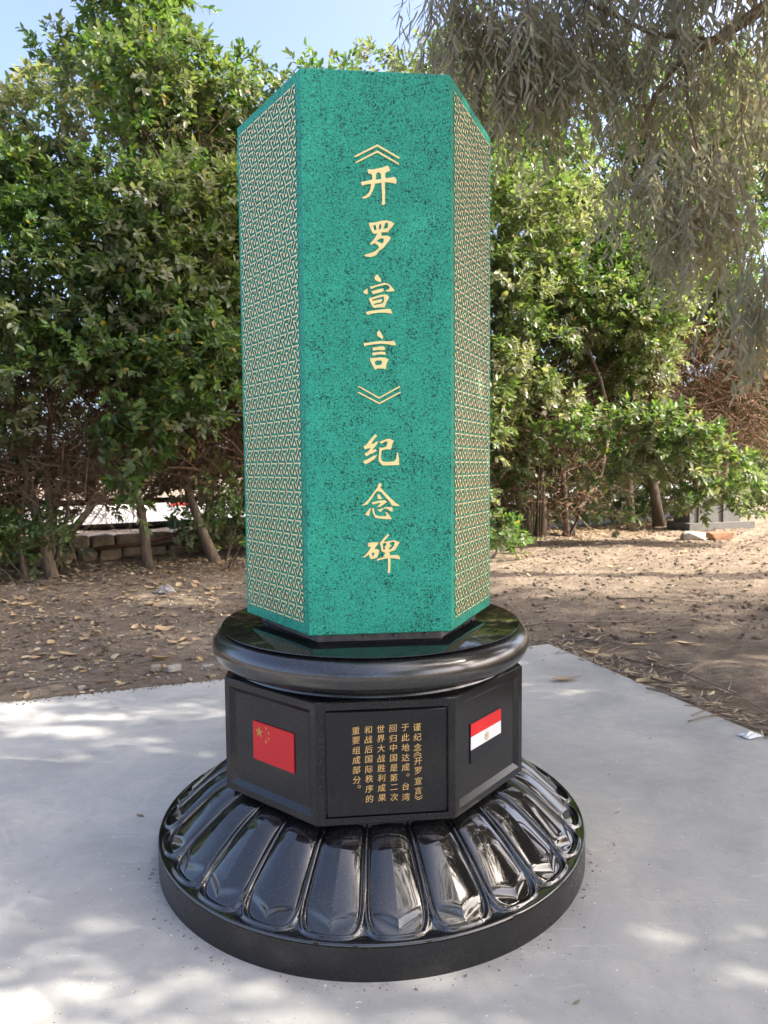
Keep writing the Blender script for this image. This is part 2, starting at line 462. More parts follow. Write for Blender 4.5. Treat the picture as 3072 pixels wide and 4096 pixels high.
# ------------------------------------------------------------------ monument
BIG_CHARS = {
  'bracket_open': ([[(-736,25007),(10,25400),(743,25015),(726,24970),(13,25338),(-705,24969)],[(-703,24816),(12,25209),(733,24821),(701,24786),(11,25146),(-689,24782)]],
    []),
  'kai': ([[(-316,24602),(-165,24598),(2,24631),(188,24673),(319,24735),(375,24724),(429,24591),(392,24563),(317,24548),(270,24496),(257,24406),(282,24335),(371,24347),(558,24389),(623,24328),(641,24239),(609,24169),(519,24195),(370,24212),(244,24208),(248,24028),(256,23848),(244,23613),(257,23524),(215,23486),(141,23502),(132,23529),(160,23593),(153,23845),(145,24025),(132,24195),(35,24180),(-76,24147),(-96,24053),(-153,23926),(-219,23807),(-228,23770),(-340,23701),(-452,23668),(-498,23690),(-479,23714),(-358,23776),(-274,23868),(-226,23977),(-207,24086),(-197,24143),(-299,24137),(-410,24112),(-494,24068),(-512,24112),(-542,24183),(-483,24206),(-335,24234),(-177,24275),(-163,24338),(-166,24410),(-194,24463),(-249,24470),(-286,24460)]],
    [[(-47,24279),(133,24303),(127,24456),(94,24508),(39,24524),(-8,24505),(-32,24459)]]),
  'luo': ([[(-293,22894),(-88,22918),(136,22978),(304,22997),(453,22959),(546,22889),(471,22787),(376,22676),(342,22617),(208,22614),(96,22596),(132,22543),(113,22479),(207,22499),(319,22502),(434,22450),(393,22368),(298,22256),(203,22127),(53,22023),(-13,21940),(-38,21888),(-117,21847),(-248,21807),(-378,21819),(-461,21857),(-359,21896),(-209,21945),(-78,22002),(16,22086),(45,22132),(-1,22204),(-76,22247),(-131,22250),(-197,22208),(-262,22221),(-215,22280),(-111,22392),(-7,22576),(-129,22558),(-175,22608),(-229,22706),(-266,22804)]],
    [[(-148,22807),(-117,22835),(-61,22842),(-48,22756),(-30,22684),(-109,22667),(-136,22735)],[(61,22858),(89,22886),(126,22833),(119,22742),(78,22701),(37,22691),(41,22776)],[(247,22899),(285,22933),(341,22902),(350,22839),(321,22756),(265,22724),(186,22722),(219,22799)],[(-38,22325),(56,22396),(141,22425),(206,22399),(196,22308),(152,22244),(55,22278)]]),
  'xuan': ([[(-120,21127),(-92,21204),(-22,21254),(16,21195),(93,21098),(100,21054),(70,21006),(14,21020),(-87,21069)],[(-483,20689),(-426,20749),(-354,20794),(-353,20706),(-338,20614),(-417,20613),(-472,20632)],[(-268,20855),(-145,20874),(36,20933),(194,20979),(306,20966),(396,20917),(485,20808),(548,20732),(417,20704),(293,20695),(248,20723),(327,20762),(388,20822),(362,20879),(294,20922),(216,20920),(58,20882),(-100,20840),(-202,20786),(-240,20774)],[(-225,20708),(-101,20732),(57,20779),(169,20796),(185,20726),(101,20681),(-34,20646),(-181,20610)],[(-313,20465),(-171,20511),(10,20569),(213,20606),(292,20591),(363,20520),(313,20431),(255,20309),(209,20191),(29,20184),(-152,20159),(-207,20236),(-262,20345)],[(-423,20028),(-265,20063),(-40,20095),(186,20120),(394,20145),(434,20068),(461,19987),(411,19991),(230,20017),(5,20014),(-198,19982),(-367,19932)]],
    [[(-205,20434),(-104,20468),(54,20515),(167,20545),(201,20484),(188,20385),(143,20318),(30,20288),(-139,20254),(-150,20298),(-37,20326),(98,20355),(121,20406),(117,20454),(-37,20425),(-194,20386)]]),
  'yan': ([[(-51,19343),(-19,19410),(26,19426),(78,19356),(156,19206),(121,19161),(43,19200),(-43,19266)],[(-496,19017),(-365,19023),(-139,19065),(87,19089),(358,19081),(513,19100),(558,19027),(580,18950),(494,18955),(312,18985),(86,19005),(-185,18976),(-389,18947),(-479,18911)],[(-209,18869),(-51,18888),(63,18916),(176,18908),(225,18813),(107,18785),(-52,18799),(-187,18772)],[(-211,18698),(-52,18722),(84,18738),(219,18731),(235,18642),(83,18649),(-53,18648),(-212,18609)],[(-296,18520),(-167,18527),(37,18551),(218,18539),(326,18480),(262,18357),(226,18167),(124,18188),(-35,18194),(-126,18142),(-181,18242),(-270,18398)]],
    [[(-141,18398),(-89,18448),(13,18455),(92,18449),(114,18389),(84,18322),(12,18293),(-113,18292)]]),
  'bracket_close': ([[(-701,17589),(-673,17611),(2,17237),(688,17616),(716,17587),(-3,17192)],[(-721,17397),(-687,17419),(5,17062),(698,17423),(728,17396),(5,17013)]],
    []),
  'ji': ([[(-543,15613),(-445,15661),(-310,15841),(-151,16009),(-71,15965),(-152,15888),(-238,15768),(-280,15684),(-190,15708),(-104,15772),(-48,15767),(-81,15695),(-167,15587),(-260,15479),(-131,15522),(-100,15449),(-217,15395),(-364,15335),(-425,15280),(-490,15324),(-496,15389),(-411,15420),(-350,15480),(-313,15564),(-410,15540),(-495,15517)],[(-555,15124),(-414,15179),(-218,15286),(-101,15321),(-97,15292),(-195,15177),(-342,15082),(-464,15022),(-524,15059)],[(5,15767),(78,15791),(225,15850),(335,15869),(485,15789),(431,15693),(393,15548),(356,15504),(222,15513),(100,15489),(56,15429),(45,15308),(49,15187),(92,15114),(194,15089),(365,15093),(500,15116),(562,15208),(583,15414),(624,15365),(647,15207),(653,14984),(462,14978),(108,14969),(35,15042),(-30,15115),(-36,15212),(-18,15357),(-2,15574),(76,15562),(198,15585),(252,15645),(273,15766),(200,15778),(53,15695)]],
    []),
  'nian': ([[(-27,14383),(70,14339),(11,14242),(64,14181),(185,14045),(355,13872),(526,13711),(685,13604),(550,13601),(390,13628),(366,13701),(281,13800),(136,13973),(39,14084),(-47,14109),(-120,14098),(-182,14013),(-305,13833),(-367,13760),(-429,13676),(-527,13646),(-624,13635),(-526,13702),(-378,13846),(-206,14074),(-94,14231)],[(-90,13939),(-72,14000),(-35,14019),(13,13950),(78,13864),(12,13848),(-73,13854)],[(-287,13735),(-111,13769),(36,13799),(159,13807),(237,13757),(158,13692),(10,13597),(-125,13569),(-51,13634),(36,13718),(-87,13708),(-234,13661)],[(-506,13324),(-444,13420),(-345,13536),(-308,13553),(-339,13443),(-372,13285),(-457,13299)],[(-264,13545),(-211,13539),(-200,13417),(-159,13306),(-42,13273),(154,13265),(228,13288),(204,13350),(160,13416),(229,13386),(302,13311),(394,13163),(202,13166),(-43,13190),(-165,13221),(-225,13320),(-261,13430)],[(-94,13501),(-40,13488),(83,13530),(206,13569),(402,13567),(431,13517),(413,13400),(327,13445),(218,13528),(107,13515),(33,13433),(3,13409),(-65,13459)]],
    []),
  'bei': ([[(-423,12369),(-246,12385),(-87,12387),(-75,12337),(-149,12253),(-212,12144),(-126,12154),(-40,12116),(-66,11993),(-124,11859),(-227,11837),(-325,11814),(-374,11889),(-397,11976),(-521,11892),(-606,11870),(-508,11966),(-396,12098),(-321,12220),(-419,12251)],[(247,12658),(301,12625),(197,12504),(97,12383),(196,12406),(307,12416),(492,12444),(652,12372),(564,12226),(489,12105),(366,12070),(267,12035),(311,12022),(315,11936),(438,11933),(562,11943),(648,11891),(660,11792),(487,11828),(334,11849),(333,11664),(324,11491),(310,11323),(241,11340),(250,11468),(251,11666),(253,11843),(43,11806),(-117,11753),(-124,11810),(19,11856),(167,11877),(93,11904),(168,12013),(94,12051),(33,12089),(10,12238),(-31,12361),(49,12433),(148,12554)]],
    [[(-304,11986),(-286,12035),(-237,12051),(-208,12021),(-226,11935),(-280,11924)],[(77,12334),(146,12365),(200,12344),(190,12271),(133,12223),(174,12160),(100,12125),(84,12211)],[(331,12379),(442,12401),(486,12351),(453,12241),(366,12144),(280,12134),(305,12207),(379,12267),(306,12310)]]),
}
SMALL_CHARS = [('谨', 1011, 6464), ('纪', 1016, 6129), ('念', 1022, 5783), ('《', 1025, 5537), ('开', 1029, 5318), ('罗', 1033, 5003), ('宣', 1038, 4660), ('言', 1043, 4330), ('》', 1047, 4101), ('于', 618, 6463), ('此', 619, 6135), ('地', 621, 5798), ('达', 622, 5462), ('成', 624, 5140), ('。', 701, 4879), ('台', 627, 4499), ('湾', 629, 4140), ('回', 222, 6453), ('归', 225, 6122), ('中', 227, 5809), ('国', 230, 5469), ('是', 232, 5142), ('第', 234, 4814), ('二', 237, 4494), ('次', 239, 4157), ('世', -182, 6459), ('界', -179, 6134), ('大', -176, 5808), ('战', -174, 5472), ('胜', -171, 5150), ('利', -168, 4823), ('成', -165, 4490), ('果', -162, 4159), ('和', -588, 6446), ('战', -584, 6121), ('后', -581, 5797), ('国', -578, 5471), ('际', -575, 5131), ('秩', -572, 4818), ('序', -569, 4486), ('的', -566, 4149), ('重', -989, 6438), ('要', -986, 6114), ('组', -983, 5785), ('成', -981, 5457), ('部', -978, 5134), ('分', -975, 4800), ('。', -899, 4573)]

PS, PZ0, PZ1, PYAW = 0.4872, 0.9249, 2.7716, R(5.324)
QS, QZ0, QZ1, QYAW = 0.4580, 0.3257, 0.7380, R(5.35)
MON = empty('monument', (0, 0, 0), 'tall green hexagonal memorial pillar with gold inscription on a round black granite base', 'monument')

def face_frame(n, side, yaw, k):
    """centre (x, y), along-vector and outward normal of side k (0 faces the camera)"""
    rr = side / (2 * math.sin(math.pi / n))
    a = -math.pi / 2 + yaw + (k - 0.5) * 2 * math.pi / n
    b = a + 2 * math.pi / n
    A, B = Vector((rr * math.cos(a), rr * math.sin(a), 0)), Vector((rr * math.cos(b), rr * math.sin(b), 0))
    u = (B - A).normalized()
    return (A + B) / 2, u, Vector((u.y, -u.x, 0))

def at_face(fr, u, z, d):
    m, uu, n = fr
    return m + uu * u + n * d + Vector((0, 0, z))

def inside(pt, poly):
    x, y = pt
    c = False
    j = len(poly) - 1
    for i in range(len(poly)):
        (xi, yi), (xj, yj) = poly[i], poly[j]
        if (yi > y) != (yj > y) and x < (xj - xi) * (y - yi) / (yj - yi) + xi: c = not c
        j = i
    return c

def relief_poly(mb, fr, outer, holes, d0, d1, mi=0, side=None):
    """polygon with holes standing on a face, from depth d0 to d1"""
    loops = [outer] + holes
    flat = [p for lp in loops for p in lp]
    if len(flat) < 3: return
    tris = tessellate_polygon([[Vector((u, z, 0)) for u, z in lp] for lp in loops])
    n = len(flat)
    vv = [at_face(fr, u, z, d1) for u, z in flat] + [at_face(fr, u, z, d0) for u, z in flat]
    ff = []
    for a, b, c in tris:
        (ax, ay), (bx, by), (cx, cy_) = flat[a], flat[b], flat[c]
        ff.append((a, b, c) if (bx - ax) * (cy_ - ay) - (by - ay) * (cx - ax) > 0 else (c, b, a))
    o = 0
    for li, lp in enumerate(loops):
        ar = sum(lp[i][0] * lp[(i + 1) % len(lp)][1] - lp[(i + 1) % len(lp)][0] * lp[i][1] for i in range(len(lp)))
        for i in range(len(lp)):
            a, b = o + i, o + (i + 1) % len(lp)
            q = (a, a + n, b + n, b)
            ff.append(q if (ar > 0) == (li == 0) else q[::-1])
        o += len(lp)
    n0 = len(mb.m)
    mb.add(vv, ff, mi)
    if side is not None:
        for i in range(n0 + len(tris), len(mb.m)): mb.m[i] = side

def prism(n, side, yaw, z0, z1, bev=0.003):
    rr = side / (2 * math.sin(math.pi / n))
    mb = MB()
    def ring(r_, z):
        return [(r_ * math.cos(-math.pi / 2 + yaw + (k - 0.5) * 2 * math.pi / n), r_ * math.sin(-math.pi / 2 + yaw + (k - 0.5) * 2 * math.pi / n), z) for k in range(n)]
    vv = ring(rr - bev, z0) + ring(rr, z0 + bev) + ring(rr, z1 - bev) + ring(rr - bev, z1)
    ff = [tuple(reversed(range(n))), tuple(range(3 * n, 4 * n))]
    for j in range(3):
        for k in range(n):
            a, b = j * n + k, j * n + (k + 1) % n
            ff.append((a, b, b + n, a + n))
    mb.add(vv, ff)
    return mb

pillar = obj('pillar', prism(6, PS, PYAW, PZ0, PZ1).mesh('pillar', PATINA), MON)
PF = [face_frame(6, PS, PYAW, k) for k in range(6)]

for nm, (outers, holes) in BIG_CHARS.items():
    mb = MB()
    sc_ = lambda lp: [(u * 1e-4, z * 1e-4) for u, z in lp]
    for o_ in outers:
        hs = [h for h in holes if inside(h[0], o_)]
        relief_poly(mb, PF[0], sc_(o_), [sc_(h) for h in hs], -0.001, 0.004)
    obj('chevron_bracket' if 'bracket' in nm else 'inscription_character', mb.mesh(nm, GOLD), pillar)

# interlaced relief: three-armed figures with a small triangle between them
def clip_poly(poly, u0, u1, z0, z1):
    for ax, lim, sg in ((0, u0, 1), (0, u1, -1), (1, z0, 1), (1, z1, -1)):
        out = []
        for i in range(len(poly)):
            a, b = poly[i], poly[(i + 1) % len(poly)]
            ia, ib = (a[ax] - lim) * sg >= 0, (b[ax] - lim) * sg >= 0
            if ia: out.append(a)
            if ia != ib:
                t = (lim - a[ax]) / (b[ax] - a[ax])
                out.append((a[0] + t * (b[0] - a[0]), a[1] + t * (b[1] - a[1])))
        poly = out
        if len(poly) < 3: return []
    return poly

def bar(a, b, w):
    dx, dy = b[0] - a[0], b[1] - a[1]
    l = math.hypot(dx, dy)
    nx, ny = -dy / l * w / 2, dx / l * w / 2
    return [(a[0] - nx, a[1] - ny), (b[0] - nx, b[1] - ny), (b[0] + nx, b[1] + ny), (a[0] + nx, a[1] + ny)]

def motif_polys(cx, cz):
    """outline of one three-armed figure, as one polygon per arm with its hook"""
    out = []
    w = 0.0040
    for th in (0, 120, 240):
        c, s = math.cos(R(th)), math.sin(R(th))
        c2, s2 = math.cos(R(th - 120)), math.sin(R(th - 120))
        L_, hk, h = 0.0400, 0.0155, w / 2
        loc = []
        # local frame: x along the arm; the hook leaves the end at -120 degrees
        k = h / math.tan(R(30))
        loc = [(-0.0, h), (0, -h), (L_ - 2.4 * h - h * 0.6, -h)]
        e = (L_, 0)
        hx, hy = math.cos(R(-120)), math.sin(R(-120))
        loc += [(L_ - 2.4 * h - h * 0.6 + hx * (hk - 0.004), -h + hy * (hk - 0.004)), (L_ - h * 0.4 + hx * hk, hy * hk), (L_ + 2.0 * h, h)]
        out.append([(cx + x * c - y * s, cz + x * s + y * c) for x, y in loc])
    return out

P_, RZ = 0.0567, 0.04898
UL = -PS / 2
U0, U1, ZA, ZB = UL + 0.0208, UL + 0.4553, 0.9646, 2.7345
def lattice(k, single, mbm=None, mbt=None):
    mirror = (k == 1)
    for r in range(-1, 37):
        cz = 2.6825 + RZ - r * RZ
        off = 0.0133 if (r % 2 == 1) else 0.0133 + P_ / 2
        for c in range(-1, 9):
            cu = UL + off + c * P_
            mm = MB() if mbm is None else mbm
            n0 = len(mm.f)
            for pl in motif_polys(cu, cz):
                pl = clip_poly(pl, U0, U1, ZA, ZB)
                if mirror: pl = [(-u, z) for u, z in pl][::-1]
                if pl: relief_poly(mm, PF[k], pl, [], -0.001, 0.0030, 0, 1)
                if pl and single and not (U0 < cu < U1 and ZA < cz < ZB):    # a figure cut by the border: each arm left is a piece
                    obj('lattice_figure', mm.mesh('lattice_figure', [LATTICE, RELIEFSIDE]), pillar)
                    mm = MB()
                    n0 = 0
            if single and len(mm.f) > n0: obj('lattice_figure', mm.mesh('lattice_figure', [LATTICE, RELIEFSIDE]), pillar)
            tr = clip_poly([(cu - 0.0088, cz - 0.0382), (cu + 0.0094, cz - 0.0382), (cu + 0.0006, cz - 0.0243)], U0, U1, ZA, ZB)
            if mirror: tr = [(-u, z) for u, z in tr][::-1]
            if tr:
                mt = MB() if mbt is None else mbt
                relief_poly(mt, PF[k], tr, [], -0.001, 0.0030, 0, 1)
                if single: obj('lattice_triangle', mt.mesh('lattice_triangle', [LATTICE, RELIEFSIDE]), pillar)
lattice(5, True)
_mm, _mt = MB(), MB()
for k in (1, 2, 3, 4): lattice(k, False, _mm, _mt)
tag(obj('lattice_relief', _mm.mesh('lattice_relief', [LATTICE, RELIEFSIDE]), pillar), kind='stuff')
tag(obj('triangle_relief', _mt.mesh('triangle_relief', [LATTICE, RELIEFSIDE]), pillar), kind='stuff')

# steel collar with bolts under the pillar
collar = obj('mounting_collar', prism(6, PS * 0.885, PYAW, 0.8895, PZ0 - 0.0005, 0.002).mesh('mounting_collar', STEEL), MON)
bolt_me = None
for k in range(6):
    fr = face_frame(6, PS * 0.885, PYAW, k)
    for j in range(4):
        c0 = at_face(fr, (j - 1.5) * 0.108, 0.9075, 0.0)
        if bolt_me is None:
            mb = MB()
            mb.tube([(0, 0, 0), (0, -0.006, 0), (0, -0.0085, 0)], [0.0085, 0.0085, 0.006], 8)
            bolt_me = mb.mesh('bolt', STEEL)
        obj('bolt', bolt_me, collar, c0, PYAW + k * math.pi / 3)

# round slab with its bulging rim
mb = MB()
pr = [(0.0, 0.7385), (0.545, 0.7385), (0.549, 0.745), (0.546, 0.752), (0.536, 0.757), (0.539, 0.762)]
for i in range(19):
    a = -math.pi / 2 * 0.93 + (math.pi * 0.93) * i / 18
    pr.append((0.560 + 0.0602 * max(0, math.cos(a)) ** 0.85, 0.8215 + 0.0575 * math.sin(a)))
pr += [(0.586, 0.8868), (0.583, 0.8890), (0.0, 0.8895)]
mb.lathe(pr, 160)
for i, f in enumerate(mb.f):
    if i // 160 >= len(pr) - 2: mb.m[i] = 1
slab_me = mb.mesh('round_slab', [SLABRIM, POLISHED], True)
slab = obj('round_slab', slab_me, MON)
_m = slab.modifiers.new('edge', 'EDGE_SPLIT'); _m.split_angle = R(38)

# octagonal pedestal, each side a sunk panel in a frame
def pedestal_mesh():
    mb = MB()
    bev = 0.004
    rr = QS / (2 * math.sin(math.pi / 8))
    ring = lambda r_, z: [(r_ * math.cos(-math.pi / 2 + QYAW + (k - 0.5) * math.pi / 4), r_ * math.sin(-math.pi / 2 + QYAW + (k - 0.5) * math.pi / 4), z) for k in range(8)]
    lo, l1, hi, h1 = ring(rr - bev, QZ0), ring(rr, QZ0 + bev), ring(rr - bev, QZ1), ring(rr, QZ1 - bev)
    vv = lo + l1 + h1 + hi
    ff = [tuple(reversed(range(8))), tuple(range(24, 32))]
    for k in range(8):
        a, b = k, (k + 1) % 8
        ff += [(a, b, b + 8, a + 8), (16 + a, 16 + b, 24 + b, 24 + a)]
    mb.add(vv, ff)
    for k in range(8):
        fr = face_frame(8, QS, QYAW, k)
        hw = QS / 2
        if k == 0:   o = (-0.1998, 0.2058, 0.3522, 0.7106); dep, ch = -0.016, 0.0
        else:        o = (-0.2045, 0.2045, 0.3535, 0.7105); dep, ch = -0.013, 0.018
        z0, z1 = QZ0 + bev, QZ1 - bev
        A = [(-hw, z0), (hw, z0), (hw, z1), (-hw, z1)]
        B = [(o[0], o[2]), (o[1], o[2]), (o[1], o[3]), (o[0], o[3])]
        Cc = [(o[0] + ch + .0001, o[2] + ch), (o[1] - ch, o[2] + ch), (o[1] - ch, o[3] - ch), (o[0] + ch, o[3] - ch)]
        vv = [at_face(fr, u, z, 0) for u, z in A + B] + [at_face(fr, u, z, dep) for u, z in Cc]
        ff = [(i, (i + 1) % 4, (i + 1) % 4 + 4, i + 4) for i in range(4)] + [(i + 4, (i + 1) % 4 + 4, (i + 1) % 4 + 8, i + 8) for i in range(4)] + [(8, 9, 10, 11)]
        mb.add(vv, ff)
    return mb.mesh('pedestal', HONED)
pedestal = obj('pedestal', pedestal_mesh(), MON)
QF = [face_frame(8, QS, QYAW, k) for k in range(8)]

# raised tablet with the small inscription
plq = MB()
_bx = [(-0.1925, 0.3590), (0.1960, 0.3590), (0.1960, 0.7050), (-0.1925, 0.7050)]
_ix = [(-0.1905, 0.3610), (0.1940, 0.3610), (0.1940, 0.7030), (-0.1905, 0.7030)]
vv = [at_face(QF[0], u, z, -0.0155) for u, z in _bx] + [at_face(QF[0], u, z, 0.003) for u, z in _bx] + [at_face(QF[0], u, z, 0.005) for u, z in _ix]
plq.add(vv, [(i + j * 4, (i + 1) % 4 + j * 4, (i + 1) % 4 + j * 4 + 4, i + j * 4 + 4) for j in (0, 1) for i in range(4)] + [(8, 9, 10, 11)])
plaque = obj('plaque', plq.mesh('plaque', PLAQUE), MON)

def glyph_mesh(ch, size):
    """one character as a thin raised mesh; vertical angle brackets and the ring stop are drawn here"""
    if ch in '《》':
        mb = MB()
        s = 1 if ch == '《' else -1
        for dz in (0.0025, -0.0045):
            for sx in (-1, 1):
                pl = bar((0, (dz + 0.0055) * s), (sx * 0.0125, (dz - 0.002) * s), 0.0022)
                mb.add([(x, z, 0) for x, z in pl], [(0, 1, 2, 3)])
        return mb.mesh('glyph', GOLDLINE)
    if ch == '。':
        mb = MB()
        n = 14
        vv = [(r_ * math.cos(2 * math.pi * k / n), r_ * math.sin(2 * math.pi * k / n), 0) for r_ in (0.0050, 0.0036) for k in range(n)]
        mb.add(vv, [(k, (k + 1) % n, n + (k + 1) % n, n + k) for k in range(n)])
        return mb.mesh('glyph', GOLDLINE)
    cu = bpy.data.curves.new('glyph', 'FONT')
    cu.body = ch
    cu.size = size
    cu.shear = 0.06
    ob = bpy.data.objects.new('glyph', cu)
    COL.objects.link(ob)
    bpy.context.view_layer.update()
    me = bpy.data.meshes.new_from_object(ob.evaluated_get(bpy.context.evaluated_depsgraph_get()))
    bpy.data.objects.remove(ob)
    bpy.data.curves.remove(cu)
    if len(me.vertices):
        co = np.zeros(len(me.vertices) * 3, np.float32)
        me.vertices.foreach_get('co', co)
        co = co.reshape(-1, 3)
        co[:, :2] -= (co[:, :2].max(0) + co[:, :2].min(0)) / 2
        rot_ = 0.06
        co[:, 1] += co[:, 0] * rot_
        me.vertices.foreach_set('co', co.ravel())
        me.update()
        # a second, slightly shifted layer makes the stroke bolder
        nv = len(co)
        fs = [tuple(p.vertices) for p in me.polygons]
        v2 = [tuple(p) for p in co] + [(p[0] + 0.0004, p[1] + 0.0002, p[2] + 0.00012) for p in co]
        me = bpy.data.meshes.new('glyph')
        me.from_pydata(v2, [], fs + [tuple(i + nv for i in f) for f in fs])
    me.materials.clear()
    me.materials.append(GOLDLINE)
    return me
_gl = {}
for ch, u, z in SMALL_CHARS:
    if ch not in _gl: _gl[ch] = glyph_mesh(ch, 0.0272)
    o = obj('inscription_character', _gl[ch], plaque, at_face(QF[0], u * 1e-4, z * 1e-4, 0.0056))
    o.rotation_euler = (math.pi / 2, 0, QYAW)

def panel_box(mb, fr, u0, u1, z0, z1, d0, d1, mi=0):
    relief_poly(mb, fr, [(u0, z0), (u1, z0), (u1, z1), (u0, z1)], [], d0, d1, mi)

def star(cu, cz, r, ang=90.0):
    return [(cu + (r if i % 2 == 0 else r * 0.382) * math.cos(R(ang + 36 * i)), cz + (r if i % 2 == 0 else r * 0.382) * math.sin(R(ang + 36 * i))) for i in range(10)]

mb = MB()
panel_box(mb, QF[7], -0.0873, 0.1182, 0.4715, 0.6075, -0.0135, -0.0085)
flag_l = obj('flag_panel', mb.mesh('flag_panel', FLAGRED), MON)
flag_l['label'] = 'red flag panel with one large and four small gold stars'
for cu, cz, r, a in [(-0.0542, 0.5735, 0.0215, 90)] + [(u, z, 0.0075, math.degrees(math.atan2(0.5735 - z, -0.0542 - u))) for u, z in ((-0.0188, 0.5947), (-0.0052, 0.5809), (-0.0058, 0.5602), (-0.0195, 0.5468))]:
    mb = MB()
    relief_poly(mb, QF[7], star(cu, cz, r, a), [], -0.0086, -0.0078)
    obj('star', mb.mesh('star', STARGOLD), flag_l)

mb = MB()
panel_box(mb, QF[1], -0.1200, 0.0856, 0.4740, 0.6115, -0.0135, -0.0092)
flag_r = obj('flag_panel', mb.mesh('flag_panel', FLAGBLACK), MON)
flag_r['label'] = 'red, white and black striped flag panel with a golden eagle'
for z0, z1, m_ in ((0.5665, 0.6113, FLAGRED), (0.5202, 0.5665, FLAGWHITE), (0.4742, 0.5202, FLAGBLACK)):
    mb = MB()
    panel_box(mb, QF[1], -0.1198, 0.0854, z0 + 0.0002, z1 - 0.0002, -0.0093, -0.0083)
    obj('flag_stripe', mb.mesh('flag_stripe', m_), flag_r)
mb = MB()
ec, ez = -0.017, 0.5425
EAG = [
    [(-.0145, .011), (-.0085, .007), (-.0070, .010), (-.0065, -.010), (-.0125, -.015), (-.0145, -.012)],
    [(.0145, .011), (.0085, .007), (.0070, .010), (.0065, -.010), (.0125, -.015), (.0145, -.012)],
    [(-.0045, .009), (.0045, .009), (.0042, -.004), (0, -.010), (-.0042, -.004)],
    [(-.002, .010), (.002, .010), (.0026, .015), (.0005, .0175), (-.0028, .0155)],
    [(-.010, -.0155), (.010, -.0155), (.009, -.0185), (-.009, -.0185)],
    [(-.0035, -.010), (.0035, -.010), (.005, -.015), (-.005, -.015)]]
for q in EAG:
    relief_poly(mb, QF[1], [(ec + x * .93, ez + y * .93) for x, y in q], [], -0.0084, -0.0078)
obj('eagle_emblem', mb.mesh('eagle_emblem', EAGLE), flag_r)

# lotus base: a drum with a ring of carved petals round its top
NP_ = 24
RB, ZR = 0.8355, 0.1114
mb = MB()
mb.lathe([(0.0, 0.3252), (0.515, 0.3252), (0.52, 0.318), (0.52, 0.300), (0.53, 0.262), (0.60, 0.20), (0.70, 0.10), (0.80, 0.09), (RB - 0.006, ZR - 0.012), (RB - 0.0005, ZR - 0.0085), (RB, ZR - 0.013), (RB, 0.0)], 200)
base = obj('lotus_base', mb.mesh('lotus_base', DRUM, True), MON)
_m = base.modifiers.new('edge', 'EDGE_SPLIT'); _m.split_angle = R(40)

def petal_mesh():
    ts = np.concatenate([np.linspace(-1, -0.7, 14), np.linspace(-0.66, -0.06, 13), [-0.02, 0.0, 0.02], np.linspace(0.06, 0.66, 13), np.linspace(0.7, 1, 14)])
    rs = np.concatenate([np.linspace(0.519, 0.70, 26), np.linspace(0.705, RB - 0.004, 58), [RB - 0.0015, RB - 0.0002]])
    T, Rr_ = np.meshgrid(ts, rs)
    A = np.abs(T)
    x = np.clip((Rr_ - 0.52) / (0.80 - 0.52), 0, 1)
    zb = 0.112 + 0.188 * (1 - x ** 1.35) ** 1.12                 # carved-down floor
    zb = np.where(Rr_ > 0.80, 0.112, zb)
    body = 0.004 + 0.010 * (1 - np.clip(A / 0.86, 0, 1) ** 4) + 0.013 * (1 - A)                        # two facets meeting on the mid rib
    fade_top = np.clip((Rr_ - 0.52) / 0.10, 0, 1)
    body = body * (0.35 + 0.65 * fade_top)
    rl = 0.783 - 0.030 * np.clip(A / 0.8, 0, 1) ** 0.75            # ogee lip
    lipk = 1 / (1 + np.exp((Rr_ - rl) / 0.0028))
    curl = 0.0035 * np.exp(-((Rr_ - (rl - 0.006)) / 0.007) ** 2) * np.clip(1 - A / 0.75, 0, 1)
    low = np.clip((Rr_ - 0.66) / 0.12, 0, 1)
    body = body * (1 - 0.45 * low)
    d = np.where(Rr_ > 0.70, (np.clip((Rr_ - 0.70) / 0.1165, 0, 9) ** 3.4 + A ** 3.4) ** (1 / 3.4), A)
    edge = 1 / (1 + np.exp((d - 0.84) / 0.012))                   # inside the sunk field
    leaf = (body + curl) * lipk
    h = zb + leaf * edge
    bead = 0.0125 * np.exp(-((d - 0.985) / 0.042) ** 2)
    gro = -0.006 * np.exp(-((d - 0.87) / 0.035) ** 2)
    h = h + bead + gro
    h = np.where((d > 1.0), np.maximum(h, 0.1135), h)
    out = np.clip((Rr_ - (RB - 0.016)) / 0.016, 0, 1)
    h = h * (1 - out) + 0.1128 * out
    h[-1, :] = ZR - 0.006
    h[-2, :] = ZR - 0.001
    ang = T * math.pi / NP_
    V = np.stack([Rr_ * np.cos(ang), Rr_ * np.sin(ang), h], -1).reshape(-1, 3)
    nt_, nr_ = len(ts), len(rs)
    i = np.arange((nr_ - 1) * (nt_ - 1))
    r, c = i // (nt_ - 1), i % (nt_ - 1)
    a = r * nt_ + c
    L = np.stack([a, a + nt_, a + nt_ + 1, a + 1], 1).ravel()
    return np_mesh('petal', V, L, np.full(len(a), 4), POLISHED, True)
pm = petal_mesh()
for k in range(NP_):
    obj('petal', pm, base, (0, 0, 0), R(-84.0) + k * 2 * math.pi / NP_)

# ------------------------------------------------------------------ foliage builders
def unit(v):
    return v / np.maximum(np.linalg.norm(v, axis=-1, keepdims=True), 1e-9)

LEAF_T = np.array([[0, 0, 0], [0.34, 0.5, 0.12], [0.74, 0.34, 0.06], [1.0, 0, -0.10], [0.74, -0.34, 0.06], [0.34, -0.5, 0.12]])
LEAF_F = [(0, 3, 2, 1), (0, 5, 4, 3)]
STRIP_T = np.array([[0, 0, 0], [0.3, 0.5, 0.0], [0.3, -0.5, 0.0], [0.68, 0.38, 0.0], [0.68, -0.38, 0.0], [1.0, 0.0, 0.0]])
STRIP_F = [(0, 2, 1), (1, 2, 4, 3), (3, 4, 5)]

